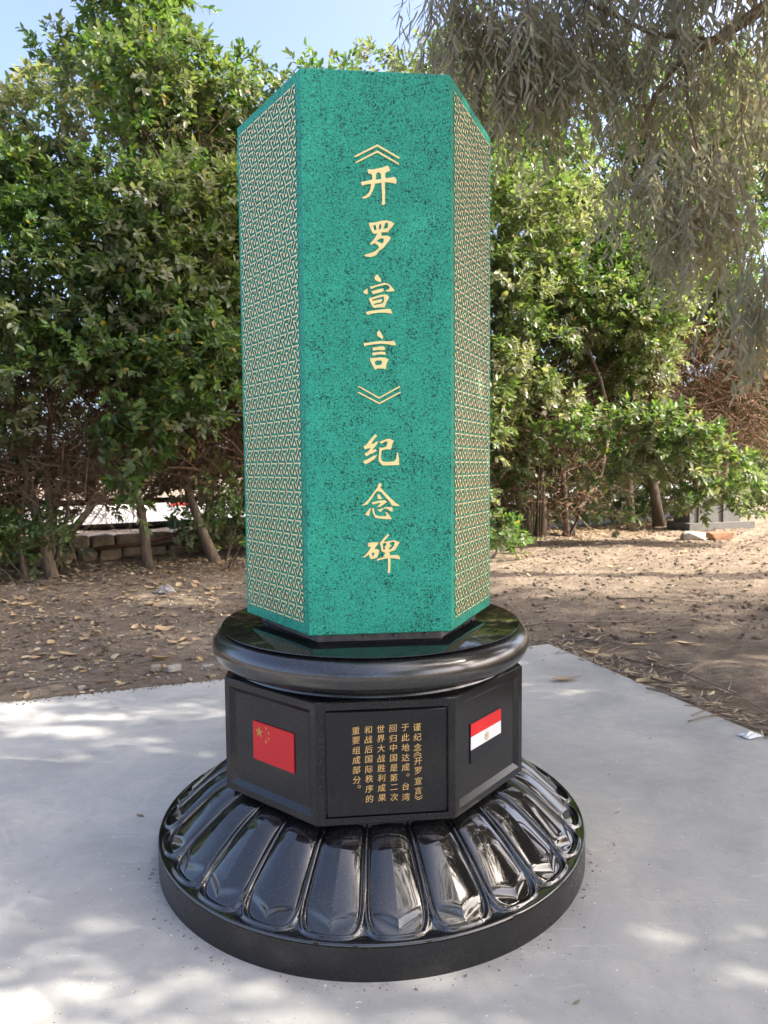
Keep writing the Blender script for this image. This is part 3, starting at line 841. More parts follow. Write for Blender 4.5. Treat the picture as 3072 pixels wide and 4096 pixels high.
def leaves_mesh(name, P, D, N, ln, wd, tone, m, kind='oval', bend=None):
    """one mesh of many leaves: base points, directions, normals, lengths, widths"""
    T, F = (LEAF_T, LEAF_F) if kind == 'oval' else (STRIP_T, STRIP_F)
    D = unit(D)
    S = unit(np.cross(N, D))
    U = np.cross(D, S)
    k = len(T)
    V = P[:, None, :] + D[:, None, :] * (T[None, :, 0:1] * ln[:, None, None]) + S[:, None, :] * (T[None, :, 1:2] * wd[:, None, None]) \
        + U[:, None, :] * (T[None, :, 2:3] * wd[:, None, None])
    if bend is not None:
        V = V + S[:, None, :] * (bend[:, None, None] * (T[None, :, 0:1] ** 2) * ln[:, None, None])
    n = len(P)
    V = V.reshape(-1, 3)
    fl = np.concatenate([np.array(f) for f in F])
    L = (np.arange(n)[:, None] * k + fl[None, :]).ravel()
    ls = np.tile(np.array([len(f) for f in F]), n)
    return np_mesh(name, V, L, ls, m, False, np.repeat(tone, k))

def ficus_leaves(blobs, rng, per_m2=95, size=(0.094, 0.140), droop=0.25, dusty=0.35):
    """blobs: (x, y, z, r[, squash]) -> leaf arrays; leaves sit in whorls along short twigs on the blob shells"""
    Ps, Ds, Ns, Ls, Ws, Ts = [], [], [], [], [], []
    for bl in blobs:
        x, y, z, r = bl[:4]
        sq = bl[4] if len(bl) > 4 else 0.85
        nt = max(6, int(4 * math.pi * r * r * per_m2 / 9))
        o = unit(rng.normal(size=(nt, 3)))
        o[:, 2] = np.where((o[:, 2] < -0.05) & (rng.random(nt) < 0.8), -o[:, 2], o[:, 2])   # leaves sit on the sunny upper side of a bough
        rad = r * (0.55 + 0.52 * rng.random(nt) ** 0.6)
        lump = 1 + 0.22 * np.sin(o[:, 0] * 4.1 + x * 3) * np.sin(o[:, 1] * 4.7 + y * 5) + 0.15 * np.sin(o[:, 2] * 6 + z * 2)
        c = np.array([x, y, z]) + o * (rad * lump)[:, None] * np.array([1, 1, sq])
        tw = unit(o * 0.9 + rng.normal(size=(nt, 3)) * 0.45 + np.array([0, 0, 0.15 - droop * 0.5]))
        tl = 0.13 + 0.15 * rng.random(nt)
        a1 = unit(np.cross(tw, np.array([0.3, 0.2, 1.0])))
        a2 = np.cross(tw, a1)
        db = bl[5] if len(bl) > 5 else rng.normal(dusty, 0.24)
        lk = bl[6] if len(bl) > 6 else 1.0
        dust = np.clip(db + rng.normal(0, 0.17, nt) - 0.45 * np.clip(o[:, 2], 0, 1), 0, 0.92)
        nl = 9
        ph = rng.random(nt) * 6.28
        for j in range(nl):
            f = (j + 0.5) / nl
            an = ph + j * 2.4 + rng.normal(0, 0.25, nt)
            rd = a1 * np.cos(an)[:, None] + a2 * np.sin(an)[:, None]
            d = unit(tw * (0.35 + 0.7 * f) + rd * (1.05 - 0.55 * f) + np.array([0, 0, -droop]) + rng.normal(size=(nt, 3)) * 0.14)
            nrm = unit(np.array([0, 0, 1.0]) + tw * 0.35 + o * 0.4 + rng.normal(size=(nt, 3)) * 0.35)
            l = (size[0] + (size[1] - size[0]) * rng.random(nt)) * lk
            Ps.append(c + tw * (tl * f)[:, None]); Ds.append(d); Ns.append(nrm)
            Ls.append(l); Ws.append(l * (0.45 + 0.09 * rng.random(nt))); Ts.append(dust)
    return [np.concatenate(q) for q in (Ps, Ds, Ns, Ls, Ws, Ts)]

def euc_leaves(strands, rng, ln=(0.11, 0.175), step=0.03):
    """strands: (x, y, z, length, outward dx, dy) hanging twigs"""
    Ps, Ds, Ns, Ls, Ws, Ts, Bs = [], [], [], [], [], [], []
    S = np.array(strands)
    n = len(S)
    k = 16
    tone = np.clip(rng.normal(0.45, 0.22, n), 0, 0.95)
    for j in range(k):
        f = (j + rng.random(n) * 0.8) / k
        p = S[:, :3] + np.stack([S[:, 4] * np.sqrt(f) * S[:, 3], S[:, 5] * np.sqrt(f) * S[:, 3], -S[:, 3] * f ** 1.3], 1)
        a = rng.random(n) * 6.28
        sp = 0.2 + 0.75 * rng.random(n)
        d = np.stack([np.cos(a) * sp + S[:, 4] * 0.4, np.sin(a) * sp + S[:, 5] * 0.4, -1 + 0.35 * rng.random(n)], 1)
        nrm = np.stack([np.sin(a * 1.7), np.cos(a * 1.3), 0.3 * rng.normal(size=n)], 1)
        l = ln[0] + (ln[1] - ln[0]) * rng.random(n)
        Ps.append(p); Ds.append(d); Ns.append(nrm); Ls.append(l); Ws.append(0.017 + 0.008 * rng.random(n)); Ts.append(tone); Bs.append(rng.normal(0, 0.16, n))
    return [np.concatenate(q) for q in (Ps, Ds, Ns, Ls, Ws, Ts, Bs)]

def euc_strands(blobs, rng):
    out = []
    for x, y, z, r, n in blobs:
        for _ in range(n):
            o = rng.normal(size=3); o /= np.linalg.norm(o)
            q = rng.random() ** 0.5
            out.append((x + o[0] * r * q, y + o[1] * r * q, z + o[2] * r * q * 0.75, 0.35 + 0.5 * rng.random(), o[0] * 0.35 + rng.normal() * 0.15, o[1] * 0.35 + rng.normal() * 0.15))
    return out

def wander(a, b, n, amp, rng):
    a, b = np.array(a, float), np.array(b, float)
    pts = []
    for i in range(n + 1):
        f = i / n
        p = a + (b - a) * f
        if 0 < i < n: p = p + rng.normal(0, amp, 3)
        pts.append(tuple(p))
    return pts

def thicket(mb, boxes, rng, wmin=0.0035):
    """dry brown twigs: (x, y, z, rx, ry, rz, count)"""
    for x, y, z, rx, ry, rz, n in boxes:
        for _ in range(n):
            p = np.array([x, y, z]) + (rng.random(3) * 2 - 1) * np.array([rx, ry, rz])
            d = rng.normal(size=3) * np.array([0.9, 0.9, 0.8])
            d = d / np.linalg.norm(d) * (0.35 + 0.6 * rng.random())
            q = p + d
            m_ = (p + q) / 2 + rng.normal(0, 0.07, 3)
            w = wmin + 2.0 * wmin * rng.random() ** 2
            mb.tube([p, m_, q], [w, w * 0.8, w * 0.4], 3, False)

def ficus_tree(loc, label, stems, blobs, seed, limbs=10, twigs=(), per_m2=95, dusty=0.35, name='ficus_tree', group=None, cat='tree', size=(0.094, 0.140), droop=0.25):
    """stems: list of [(x, y, z), ...], r0, r1 in world metres; the thing's origin is at its foot"""
    rng = np.random.default_rng(seed)
    t = empty(name, loc, label, cat, group)
    off = np.array(loc)
    rel = lambda p: tuple(np.array(p) - off)
    for pts, r0, r1 in stems:
        mb = MB()
        n = len(pts)
        rad = [r0 + (r1 - r0) * i / (n - 1) for i in range(n)]
        rad[0] *= 1.25
        mb.tube([rel(p) for p in pts], rad, 9)
        obj('trunk', mb.mesh('trunk', BARK, True), t)
    if limbs and stems:
        mb = MB()
        order = rng.permutation(len(blobs))[:limbs]
        for i in order:
            b_ = blobs[i]
            pts, r0, r1 = stems[rng.integers(len(stems))]
            s = pts[-1] if rng.random() < 0.7 else pts[-2]
            mb.tube([rel(p) for p in wander(s, b_[:3], 4, 0.10, rng)], [r1 * 0.8, r1 * 0.65, r1 * 0.5, r1 * 0.35, r1 * 0.15], 6, False)
        obj('limbs', mb.mesh('limbs', BARK, True), t)
    if twigs:
        mb = MB()
        thicket(mb, [(x - off[0], y - off[1], z - off[2], a, b_, c, n) for x, y, z, a, b_, c, n in twigs], rng, 0.0042 if loc[0] < 2 else 0.006)
        tag(obj('dry_twigs', mb.mesh('dry_twigs', TWIG), t), kind='stuff')
    P, D, N, L, W, T = ficus_leaves([(b_[0] - off[0], b_[1] - off[1], b_[2] - off[2]) + tuple(b_[3:]) for b_ in blobs], rng, per_m2, size, droop, dusty)
    obj('crown', leaves_mesh('crown', P, D, N, L, W, T, FICUS), t)
    return t

def crown_blobs(t0, half, H, z0, seed, n=26, d0=-1.4, d1=1.4, rmin=0.38, rmax=0.82, peak=0.0):
    """clumps filling the upright body of one hedge tree; t0 along the hedge line"""
    rng = np.random.default_rng(seed)
    out = []
    for i in range(n):
        f = (i + rng.random()) / n
        z = z0 + (H - z0) * f
        taper = 1.0 if f < 0.6 else 1.0 - 0.7 * (f - 0.6) / 0.4
        t = t0 + (rng.random() * 2 - 1) * half * taper + peak * f
        d = d0 + (d1 - d0) * rng.random()
        x, y = hedge(t, d * (0.5 + 0.5 * taper))
        r = rmin + (rmax - rmin) * rng.random()
        out.append((x, y, z - r * 0.6, r * (1.0 if f < 0.8 else 0.8)))
        if d < 0.2 and rng.random() < 0.6 and f < 0.9:           # a drooping bough
            for k in (1, 2):
                out.append((x - HN[0] * 0.16 * k + rng.normal(0, 0.06), y - HN[1] * 0.16 * k, z - r * 0.6 - 0.36 * k, r * (0.72 - 0.2 * k)))
    return out

def hp(t, d, z):
    x, y = hedge(t, d)
    return (x, y, z)

# ------------------------------------------------------------------ the hedge of ficus trees behind the pillar, left to right
# each: along-hedge position, half width, height, lowest foliage, trunk shapes
HEDGE = [
    (-4.4, 1.3, 6.1, 1.5, 'dense ficus at the far left edge, its lower leaves grey with dust'),
    (-1.35, 1.25, 6.5, 3.0, 'many-stemmed ficus spreading above the low leafy bush at the left'),
    (0.25, 1.05, 9.8, 3.0, 'tallest ficus on the left, standing up against the open sky on a thin straight trunk'),
    (1.25, 1.0, 7.2, 3.2, 'ficus on a slanting trunk by the right end of the low stone wall'),
    (2.6, 1.2, 7.4, 3.3, 'ficus whose thick bent trunk shows just left of the green pillar'),
    (4.3, 1.2, 7.8, 1.8, 'ficus hidden behind the green pillar, its top showing over the pillar'),
    (6.1, 1.2, 9.6, 1.2, 'ficus with green leaves close along the right edge of the pillar'),
    (8.2, 1.2, 9.8, 2.4, 'ficus with hanging aerial roots beside a forked trunk, right of the pillar'),
    (10.4, 1.25, 10.4, 3.0, 'ficus behind the drooping leafy bough, with two slim upright trunks'),
    (12.6, 1.4, 11.4, 4.4, 'ficus with a brown thicket of dead twigs above the grey block'),
    (15.2, 1.7, 12.2, 3.4, 'farthest ficus of the hedge, at the right edge of the view'),
]
EXTRA_BLOBS = {
    0: [(-4.9, 5.9, 3.1, 0.6), (-4.3, 5.9, 2.5, 0.42, .9, .45), (-4.7, 5.9, 2.1, 0.42, .9, .45), (-5.0, 6.1, 1.7, 0.5)],
    1: [(-4.6, 6.3, 3.4, 0.65), (-4.1, 6.5, 4.6, 0.6), (-4.9, 6.6, 5.3, 0.55), (-4.5, 6.7, 6.0, 0.42)],
    2: [(-3.05, 6.4, 1.62, 0.34, .9, .05, 1.15), (-2.95, 6.35, 2.0, 0.42, .9, .05, 1.15), (-3.15, 6.4, 1.28, 0.24, 1.2, .05, 1.15), (-3.2, 6.4, 0.98, 0.15, 1.3, .05, 1.1), (-3.3, 6.4, 1.75, 0.28, .9, .08, 1.15), (-2.55, 6.4, 2.2, 0.34, .8, .05, 1.15), (-2.3, 6.4, 2.1, 0.26, .8, .05, 1.1), (-3.2, 6.5, 2.7, 0.55, .9, .1, 1.1), (-2.7, 6.6, 3.4, 0.55, .9, .1, 1.1),
        (-2.4, 6.9, 4.3, 0.5), (-3.5, 6.8, 3.7, 0.6), (-2.75, 7.0, 5.0, 0.5), (-3.3, 7.2, 7.8, 0.6), (-3.0, 7.2, 8.6, 0.55), (-3.6, 7.3, 9.0, 0.5), (-2.6, 7.4, 8.9, 0.45), (-3.1, 7.3, 9.7, 0.5), (-2.9, 7.2, 7.0, 0.6)],
    3: [(-2.0, 7.4, 3.0, 0.5), (-1.9, 7.5, 4.6, 0.5), (-2.1, 7.6, 6.6, 0.6), (-1.7, 7.9, 6.9, 0.5)],
    4: [(-1.1, 8.3, 7.0, 0.5), (-0.7, 8.6, 7.4, 0.42), (-1.5, 8.2, 6.4, 0.5)],
    5: [(0.1, 9.6, 8.1, 0.45), (0.7, 9.7, 7.9, 0.45)],
    6: [(1.75, 9.3, 2.6, 0.55), (1.6, 9.2, 3.4, 0.5), (2.3, 9.4, 3.1, 0.5), (1.8, 9.3, 1.9, 0.45), (2.0, 9.5, 7.4, 0.6), (1.7, 9.6, 8.3, 0.5), (2.6, 9.8, 3.9, 0.5)],
    7: [(3.1, 10.2, 2.6, 0.6), (3.5, 10.3, 1.9, 0.5), (3.0, 10.4, 3.7, 0.6), (3.6, 10.5, 4.6, 0.6)],
    8: [(5.0, 10.3, 2.2, 0.46, .85, .42, 1.25), (5.5, 10.25, 2.05, 0.5, .85, .42, 1.3), (6.0, 10.2, 1.7, 0.5, .85, .42, 1.3), (6.5, 10.2, 1.3, 0.46, .85, .42, 1.3), (6.95, 10.2, 0.92, 0.36, .85, .42, 1.3),
        (5.6, 10.15, 1.35, 0.44, .85, .42, 1.3), (6.2, 10.1, 0.85, 0.36, .85, .42, 1.3), (6.75, 10.1, 0.55, 0.26, .85, .42, 1.2), (5.25, 10.2, 1.6, 0.44, .85, .42, 1.25), (5.75, 10.1, 0.6, 0.26, 1.1, .4, 1.2),
        (4.5, 10.5, 1.7, 0.5), (4.3, 10.4, 1.05, 0.42), (4.45, 10.2, 0.45, 0.30), (4.75, 10.3, 1.25, 0.36), (4.1, 10.6, 2.2, 0.45), (4.9, 11.0, 4.3, 0.6), (5.5, 11.2, 5.4, 0.6)],
}
TWIGS = {
    0: [hp(-4.2, -0.3, 2.0) + (0.9, 0.6, 1.2, 160)],
    1: [hp(-1.2, -0.1, 1.9) + (1.0, 0.6, 0.9, 1000), hp(-1.2, 0.5, 1.3) + (1.0, 0.3, 0.6, 200)],
    2: [hp(0.3, 0.2, 2.1) + (1.0, 0.5, 0.9, 900), hp(0.2, -0.7, 5.6) + (0.9, 0.3, 0.7, 200)],
    3: [hp(1.3, 0.1, 2.4) + (0.9, 0.5, 1.0, 900)],
    4: [hp(2.4, 0.1, 2.5) + (0.8, 0.5, 1.0, 700)],
    6: [hp(6.3, -0.2, 2.0) + (0.9, 0.5, 1.3, 400)],
    7: [hp(8.0, -0.3, 2.0) + (1.1, 0.5, 1.5, 800)],
    8: [hp(10.2, -0.2, 3.0) + (1.1, 0.5, 1.0, 500)],
    9: [hp(12.2, -0.8, 3.2) + (1.8, 0.6, 1.4, 1900)],
    10: [hp(14.6, -0.8, 3.0) + (1.7, 0.6, 1.4, 1200)],
}
STEMS = {
    0: [([hp(-4.4, 0, -0.1), hp(-4.5, 0, 1.0), hp(-4.2, 0.1, 2.4)], 0.10, 0.06)],
    1: [([(-4.50, 6.95, -0.1), (-4.62, 7.0, 0.35), (-4.85, 7.1, 1.2), (-5.1, 7.2, 2.3)], 0.085, 0.05),
        ([(-4.62, 7.15, -0.1), (-4.62, 7.2, 0.6), (-4.66, 7.2, 1.3), (-4.6, 7.3, 2.4)], 0.055, 0.04),
        ([(-4.55, 7.2, -0.1), (-4.35, 7.25, 0.6), (-4.0, 7.3, 1.05), (-3.65, 7.4, 1.4), (-3.5, 7.5, 2.2)], 0.06, 0.035),
        ([(-4.85, 6.9, -0.1), (-4.95, 6.9, 0.5), (-4.78, 6.9, 1.4), (-4.9, 7.0, 2.2)], 0.035, 0.025),
        ([(-4.52, 7.1, 0.2), (-4.33, 7.1, 0.9), (-4.3, 7.1, 1.6), (-4.15, 7.2, 2.3)], 0.03, 0.02)],
    2: [([(-3.46, 7.8, -0.1), (-3.50, 7.8, 0.5), (-3.56, 7.82, 0.95), (-3.72, 7.85, 1.4), (-3.6, 7.9, 2.2), (-3.4, 7.9, 3.6)], 0.075, 0.05)],
    3: [([(-2.52, 8.3, -0.1), (-2.72, 8.32, 0.4), (-2.95, 8.4, 1.0), (-3.15, 8.45, 1.9), (-3.0, 8.5, 3.2)], 0.085, 0.05)],
    4: [([(-1.55, 8.9, -0.1), (-1.85, 8.85, 0.7), (-2.15, 8.8, 1.5), (-2.45, 8.75, 2.4), (-2.4, 8.8, 3.6)], 0.12, 0.07)],
    5: [([hp(4.3, 0, -0.1), hp(4.4, 0, 1.5), hp(4.2, 0, 3.5)], 0.11, 0.06)],
    6: [([hp(6.1, 0.2, -0.1), hp(6.2, 0.2, 1.2), hp(6.0, 0.2, 3.2)], 0.10, 0.05)],
    7: [([(3.42, 11.7, -0.1), (3.45, 11.7, 0.7), (3.4, 11.7, 1.6), (3.5, 11.8, 3.0)], 0.11, 0.07),
        ([(4.12, 12.0, -0.1), (4.35, 12.0, 0.55), (4.75, 12.1, 1.15), (5.0, 12.1, 2.4)], 0.085, 0.06),
        ([(4.05, 12.0, -0.1), (4.02, 12.0, 0.6), (3.95, 12.0, 1.5), (4.0, 12.0, 2.6)], 0.07, 0.05),
        ([(3.2, 11.5, -0.1), (3.1, 11.5, 0.5), (2.75, 11.4, 1.1), (2.5, 11.4, 1.5)], 0.05, 0.035)]
       + [([(2.95 + 0.06 * i, 11.45 + 0.05 * (i % 3), -0.05), (2.93 + 0.065 * i, 11.45 + 0.05 * (i % 3), 1.0), (2.9 + 0.08 * i, 11.5, 2.2)], 0.014, 0.012) for i in range(9)],
    8: [([(6.90, 14.1, -0.1), (6.8, 14.1, 0.6), (6.65, 14.1, 1.4), (6.6, 14.1, 3.0)], 0.13, 0.09),
        ([(5.95, 13.4, -0.1), (5.9, 13.4, 0.8), (5.85, 13.4, 1.9), (5.9, 13.4, 3.0)], 0.09, 0.07)],
    9: [([hp(11.7, 0.6, -0.1), hp(11.7, 0.6, 1.0), hp(11.8, 0.6, 2.5)], 0.12, 0.08),
        ([hp(13.3, -0.2, 0.9), hp(12.6, -0.6, 2.2), hp(13.6, -1.0, 3.3), hp(14.6, -1.2, 3.9)], 0.05, 0.02)],
    10: [([hp(15.2, 0.3, -0.1), hp(15.3, 0.3, 1.4), hp(15.1, 0.3, 3.2)], 0.13, 0.08)],
}
for i, (t0, half, H, zl, lab) in enumerate(HEDGE):
    bl = crown_blobs(t0, half, H, zl, 40 + i, n=25 if i == 2 else (21 if i < 6 else 27), rmin=0.5, rmax=0.95 if i < 6 else 1.1)
    bl += EXTRA_BLOBS.get(i, [])
    fx = STEMS[i][0][0][0]
    ficus_tree((fx[0], fx[1], 0.0), lab, STEMS[i], bl, 100 + i, 10, TWIGS.get(i, ()), per_m2=150, dusty=0.42 if i < 6 else 0.46, group='ficus trees of the hedge')

# shaded inner foliage that closes the back of the hedge, a part of each tree
for i, (t0, half, H, zl, lab) in enumerate(HEDGE):
    tree = [o for o in COL.objects if o.get('label') == lab][0]
    lo = HEDGE[i - 1][0] if i else t0 - 3.0
    hi = HEDGE[i + 1][0] if i + 1 < len(HEDGE) else t0 + 10.0
    ta, tb = (lo + t0) / 2, (hi + t0) / 2
    rb = np.random.default_rng(500 + i)
    bl = []
    t = ta
    while t < tb:
        open_slot = -0.95 < t < 0.80
        for z in ((1.12, 1.5, 2.0, 2.6, 3.3) if open_slot else (0.2, 0.62, 1.1, 1.6, 2.15, 2.7, 3.3)):
            x, y = hedge(t + rb.normal(0, 0.08), 0.85 + 0.35 * rb.random())
            bl.append((x - tree.location.x, y - tree.location.y, z + rb.normal(0, 0.06), 0.40 + 0.08 * rb.random()))
        t += 0.40
    P, D, N, L, W, T = ficus_leaves(bl, rb, 95, (0.10, 0.15), 0.25, 0.7)
    obj('inner_foliage', leaves_mesh('inner_foliage', P, D, N, L, W, T, FICUS), tree)

def bush(loc, label, blobs, seed, nst=7, h=0.4, dusty=0.10, per_m2=210):
    rng = np.random.default_rng(seed)
    st = []
    for _ in range(nst):
        a, q = rng.random() * 6.28, rng.random() * 0.1
        b_ = blobs[rng.integers(len(blobs))]
        st.append(([(loc[0] + q * math.cos(a), loc[1] + q * math.sin(a), -0.04), tuple((np.array(loc) + np.array(b_[:3])) / 2 + np.array([0, 0, -0.05])), tuple(b_[:3])], 0.010, 0.004))
    t = ficus_tree(loc, label, [], blobs, seed, 0, (), per_m2=per_m2, dusty=dusty, name='shrub', cat='shrub', group='low shrubs under the hedge', size=(0.075, 0.115), droop=0.12)
    mb = MB()
    for pts, a, b_ in st: mb.tube([tuple(np.array(p) - np.array(loc)) for p in pts], [a, (a + b_) / 2, b_], 5, False)
    obj('stems', mb.mesh('stems', BARK, True), t)
    return t
bush((-4.7, 6.55, 0), 'leafy green shrub at the foot of the many-stemmed tree, left edge', [(-5.0, 6.45, 0.62, 0.30), (-4.62, 6.45, 0.66, 0.30), (-4.3, 6.5, 0.60, 0.24), (-4.75, 6.4, 0.40, 0.30), (-4.4, 6.45, 0.42, 0.22), (-5.2, 6.4, 0.45, 0.28)], 301)
bush((-2.25, 7.6, 0), 'sparse sapling with scattered leaves in front of the slanting trunk', [(-2.35, 7.5, 0.95, 0.24), (-2.1, 7.5, 0.72, 0.26), (-1.85, 7.55, 0.62, 0.22), (-2.5, 7.5, 0.66, 0.16), (-1.8, 7.5, 0.40, 0.16), (-2.45, 7.55, 1.30, 0.2), (-1.95, 7.6, 1.1, 0.2)], 302, per_m2=140)
bush((1.85, 8.35, 0), 'small rounded shrub touching the right edge of the pillar', [(1.78, 8.3, 0.45, 0.28), (2.0, 8.25, 0.30, 0.26), (1.62, 8.3, 0.6, 0.24), (1.72, 8.15, 0.20, 0.18), (2.1, 8.4, 0.40, 0.2)], 303)
bush((2.5, 9.2, 0), 'tiny dark sprig on the ground right of the rounded shrub', [(2.52, 9.2, 0.10, 0.10), (2.42, 9.2, 0.06, 0.07)], 304, nst=3)

# ------------------------------------------------------------------ eucalyptus trees on the right, hanging over the pad
def eucalyptus(loc, label, trunk, limbs, vis, outer, seed):
    rng = np.random.default_rng(seed)
    t = empty('eucalyptus_tree', loc, label, 'tree', 'eucalyptus trees on the right')
    off = np.array(loc)
    rel = lambda p: tuple(np.array(p) - off)
    mb = MB()
    mb.tube([rel(p) for p in trunk[0]], trunk[1], 12)
    obj('trunk', mb.mesh('trunk', EUBARK, True), t)
    for pts, r0, r1 in limbs:
        mb = MB()
        n = len(pts)
        mb.tube([rel(p) for p in pts], [r0 + (r1 - r0) * i / (n - 1) for i in range(n)], 7)
        obj('limb', mb.mesh('limb', EUBARK, True), t)
    st = euc_strands([(x - off[0], y - off[1], z - off[2], r, n) for x, y, z, r, n in (vis or outer[:6])], rng)
    mb = MB()
    for s in st[::2]:
        mb.tube([(s[0], s[1], s[2] + 0.1), (s[0] + s[4] * s[3] * 0.7, s[1] + s[5] * s[3] * 0.7, s[2] - s[3] * 0.4), (s[0] + s[4] * s[3], s[1] + s[5] * s[3], s[2] - s[3])], [0.004, 0.003, 0.0015], 3, False)
    obj('hanging_twigs', mb.mesh('hanging_twigs', TWIG), t)
    P, D, N, L, W, T, B = euc_leaves(st, rng)
    if outer:
        st2 = euc_strands([(x - off[0], y - off[1], z - off[2], r, n) for x, y, z, r, n in outer], rng)
        q = euc_leaves(st2, rng, (0.16, 0.26))
        q[4] = q[4] * 2.2
        P, D, N, L, W, T, B = [np.concatenate(z) for z in zip((P, D, N, L, W, T, B), q)]
    obj('crown', leaves_mesh('crown', P, D, N, L, W, T, EUC, 'strip', B), t)
    return t

SUN_DIR = np.array(_d)
GAPS = [((-0.85, -0.80, 0), 0.22), ((-2.2, 4.7, 0), 0.15), ((-1.6, 3.9, 0), 0.12), ((2.6, 3.2, 0), 0.25), ((-2.6, 0.9, 0), 0.15)]
def scatter_blobs(lo, hi, n, r, per, seed):
    """leaf clumps of a crown, with openings where the sun comes through"""
    rng = np.random.default_rng(seed)
    def free(b_):
        for p, rad in GAPS:
            q = np.array(b_[:3]) - np.array((0, 0, 0.35)) - np.array(p)
            if np.linalg.norm(q - SUN_DIR * (q @ SUN_DIR)) < rad + b_[3] * 0.62: return False
        return True
    return [b_ for b_ in [tuple(np.array(lo) + (np.array(hi) - np.array(lo)) * rng.random(3)) + (r[0] + (r[1] - r[0]) * rng.random(), per) for _ in range(n)] if free(b_)]

VIS = [(1.06, 3.3, 5.15, 0.36, 62), (0.72, 3.25, 5.25, 0.25, 30), (1.38, 3.25, 5.1, 0.30, 46), (1.55, 3.3, 4.85, 0.22, 26), (0.98, 3.3, 5.6, 0.42, 46), (1.6, 3.4, 5.5, 0.38, 34), (1.25, 3.2, 4.85, 0.16, 14),
       (2.45, 3.2, 4.05, 0.32, 30), (2.75, 3.25, 3.95, 0.32, 30), (2.95, 3.3, 3.65, 0.28, 26), (2.25, 3.25, 3.95, 0.18, 16), (2.6, 3.2, 3.6, 0.2, 18),
       (2.98, 2.75, 3.0, 0.16, 20), (3.1, 2.8, 2.75, 0.14, 14),
       (3.0, 3.3, 5.55, 0.35, 14), (2.5, 3.25, 5.45, 0.35, 14), (2.0, 3.3, 5.6, 0.35, 18), (2.6, 3.3, 5.05, 0.25, 9), (3.2, 3.2, 5.2, 0.3, 20), (0.62, 3.2, 5.5, 0.22, 16), (2.05, 3.5, 5.0, 0.25, 14), (2.35, 3.5, 4.75, 0.3, 18), (3.15, 3.3, 4.7, 0.3, 18), (2.75, 3.4, 5.0, 0.35, 22), (1.85, 3.4, 5.5, 0.3, 16), (2.3, 3.8, 5.6, 0.5, 20), (2.9, 3.8, 5.5, 0.45, 16), (3.1, 3.7, 4.9, 0.4, 16), (2.0, 3.7, 5.2, 0.35, 10), (2.6, 3.8, 5.9, 0.5, 22), (3.3, 3.5, 4.3, 0.3, 14)]
OUT1 = scatter_blobs((2.2, -1.4, 5.9), (8.8, 3.9, 11.0), 84, (0.6, 1.0), 34, 11) + scatter_blobs((4.7, -1.5, 3.6), (9.0, 3.6, 6.5), 46, (0.55, 0.9), 32, 14)
eucalyptus((6.6, 3.4, 0), 'eucalyptus hanging its long grey-green leaves into the upper right of the view',
           ([(6.6, 3.4, -0.2), (6.55, 3.4, 2.0), (6.3, 3.4, 4.2), (6.0, 3.3, 6.5), (5.9, 3.2, 9.0)], [0.30, 0.24, 0.20, 0.15, 0.06]),
           [([(6.2, 3.4, 4.7), (5.0, 3.4, 5.6), (3.9, 3.4, 5.62), (3.41, 3.43, 5.40), (2.95, 3.43, 5.1), (2.7, 3.43, 5.0), (2.45, 3.4, 4.65), (2.31, 3.35, 4.35)], 0.09, 0.012),
            ([(2.95, 3.43, 5.1), (2.4, 3.4, 5.15), (1.9, 3.35, 5.35), (1.4, 3.3, 5.5), (1.0, 3.3, 5.5)], 0.025, 0.008),
            ([(2.7, 3.43, 5.0), (2.68, 3.3, 4.5), (2.75, 3.25, 4.1)], 0.018, 0.006),
            ([(6.0, 3.3, 6.0), (4.5, 2.5, 7.6), (3.2, 2.0, 8.6)], 0.09, 0.03),
            ([(6.0, 3.3, 6.3), (7.2, 4.3, 8.0), (8.0, 4.8, 9.2)], 0.09, 0.03),
            ([(5.95, 3.25, 7.2), (5.5, 1.5, 8.6), (5.0, 0.3, 9.4)], 0.08, 0.03)], VIS, OUT1, 21)
OUT2 = scatter_blobs((3.0, -5.4, 4.0), (9.0, -0.6, 9.6), 84, (0.6, 1.0), 34, 12)
eucalyptus((6.8, -3.2, 0), 'second eucalyptus standing out of view to the right, shading the pad',
           ([(6.8, -3.2, -0.2), (6.7, -3.2, 2.5), (6.4, -3.3, 5.0), (6.2, -3.3, 8.0)], [0.30, 0.24, 0.18, 0.06]),
           [([(6.6, -3.2, 4.0), (5.2, -2.6, 5.6), (4.0, -2.0, 6.4)], 0.09, 0.03), ([(6.4, -3.3, 5.0), (7.4, -4.4, 6.8), (8.0, -5.0, 7.8)], 0.08, 0.03)],
           [], OUT2, 22)
OUT3 = scatter_blobs((9.5, -1.5, 5.5), (15.0, 3.6, 13.0), 60, (0.8, 1.25), 30, 13)
eucalyptus((12.2, 1.6, 0), 'third eucalyptus farther off to the right, out of view',
           ([(12.2, 1.6, -0.2), (12.2, 1.6, 3.5), (12.0, 1.7, 7.0), (12.1, 1.6, 11.0)], [0.36, 0.28, 0.2, 0.06]),
           [([(12.1, 1.6, 5.0), (10.8, 1.0, 7.4), (10.0, 0.6, 8.8)], 0.1, 0.03), ([(12.1, 1.6, 5.6), (13.4, 2.4, 8.0), (14.2, 2.9, 9.5)], 0.1, 0.03)],
           [], OUT3, 23)
OUT4 = scatter_blobs((5.2, 3.0, 8.8), (10.0, 6.4, 14.6), 84, (0.75, 1.05), 34, 15)  # crown of an unseen tree, added to keep sun off the left hedge
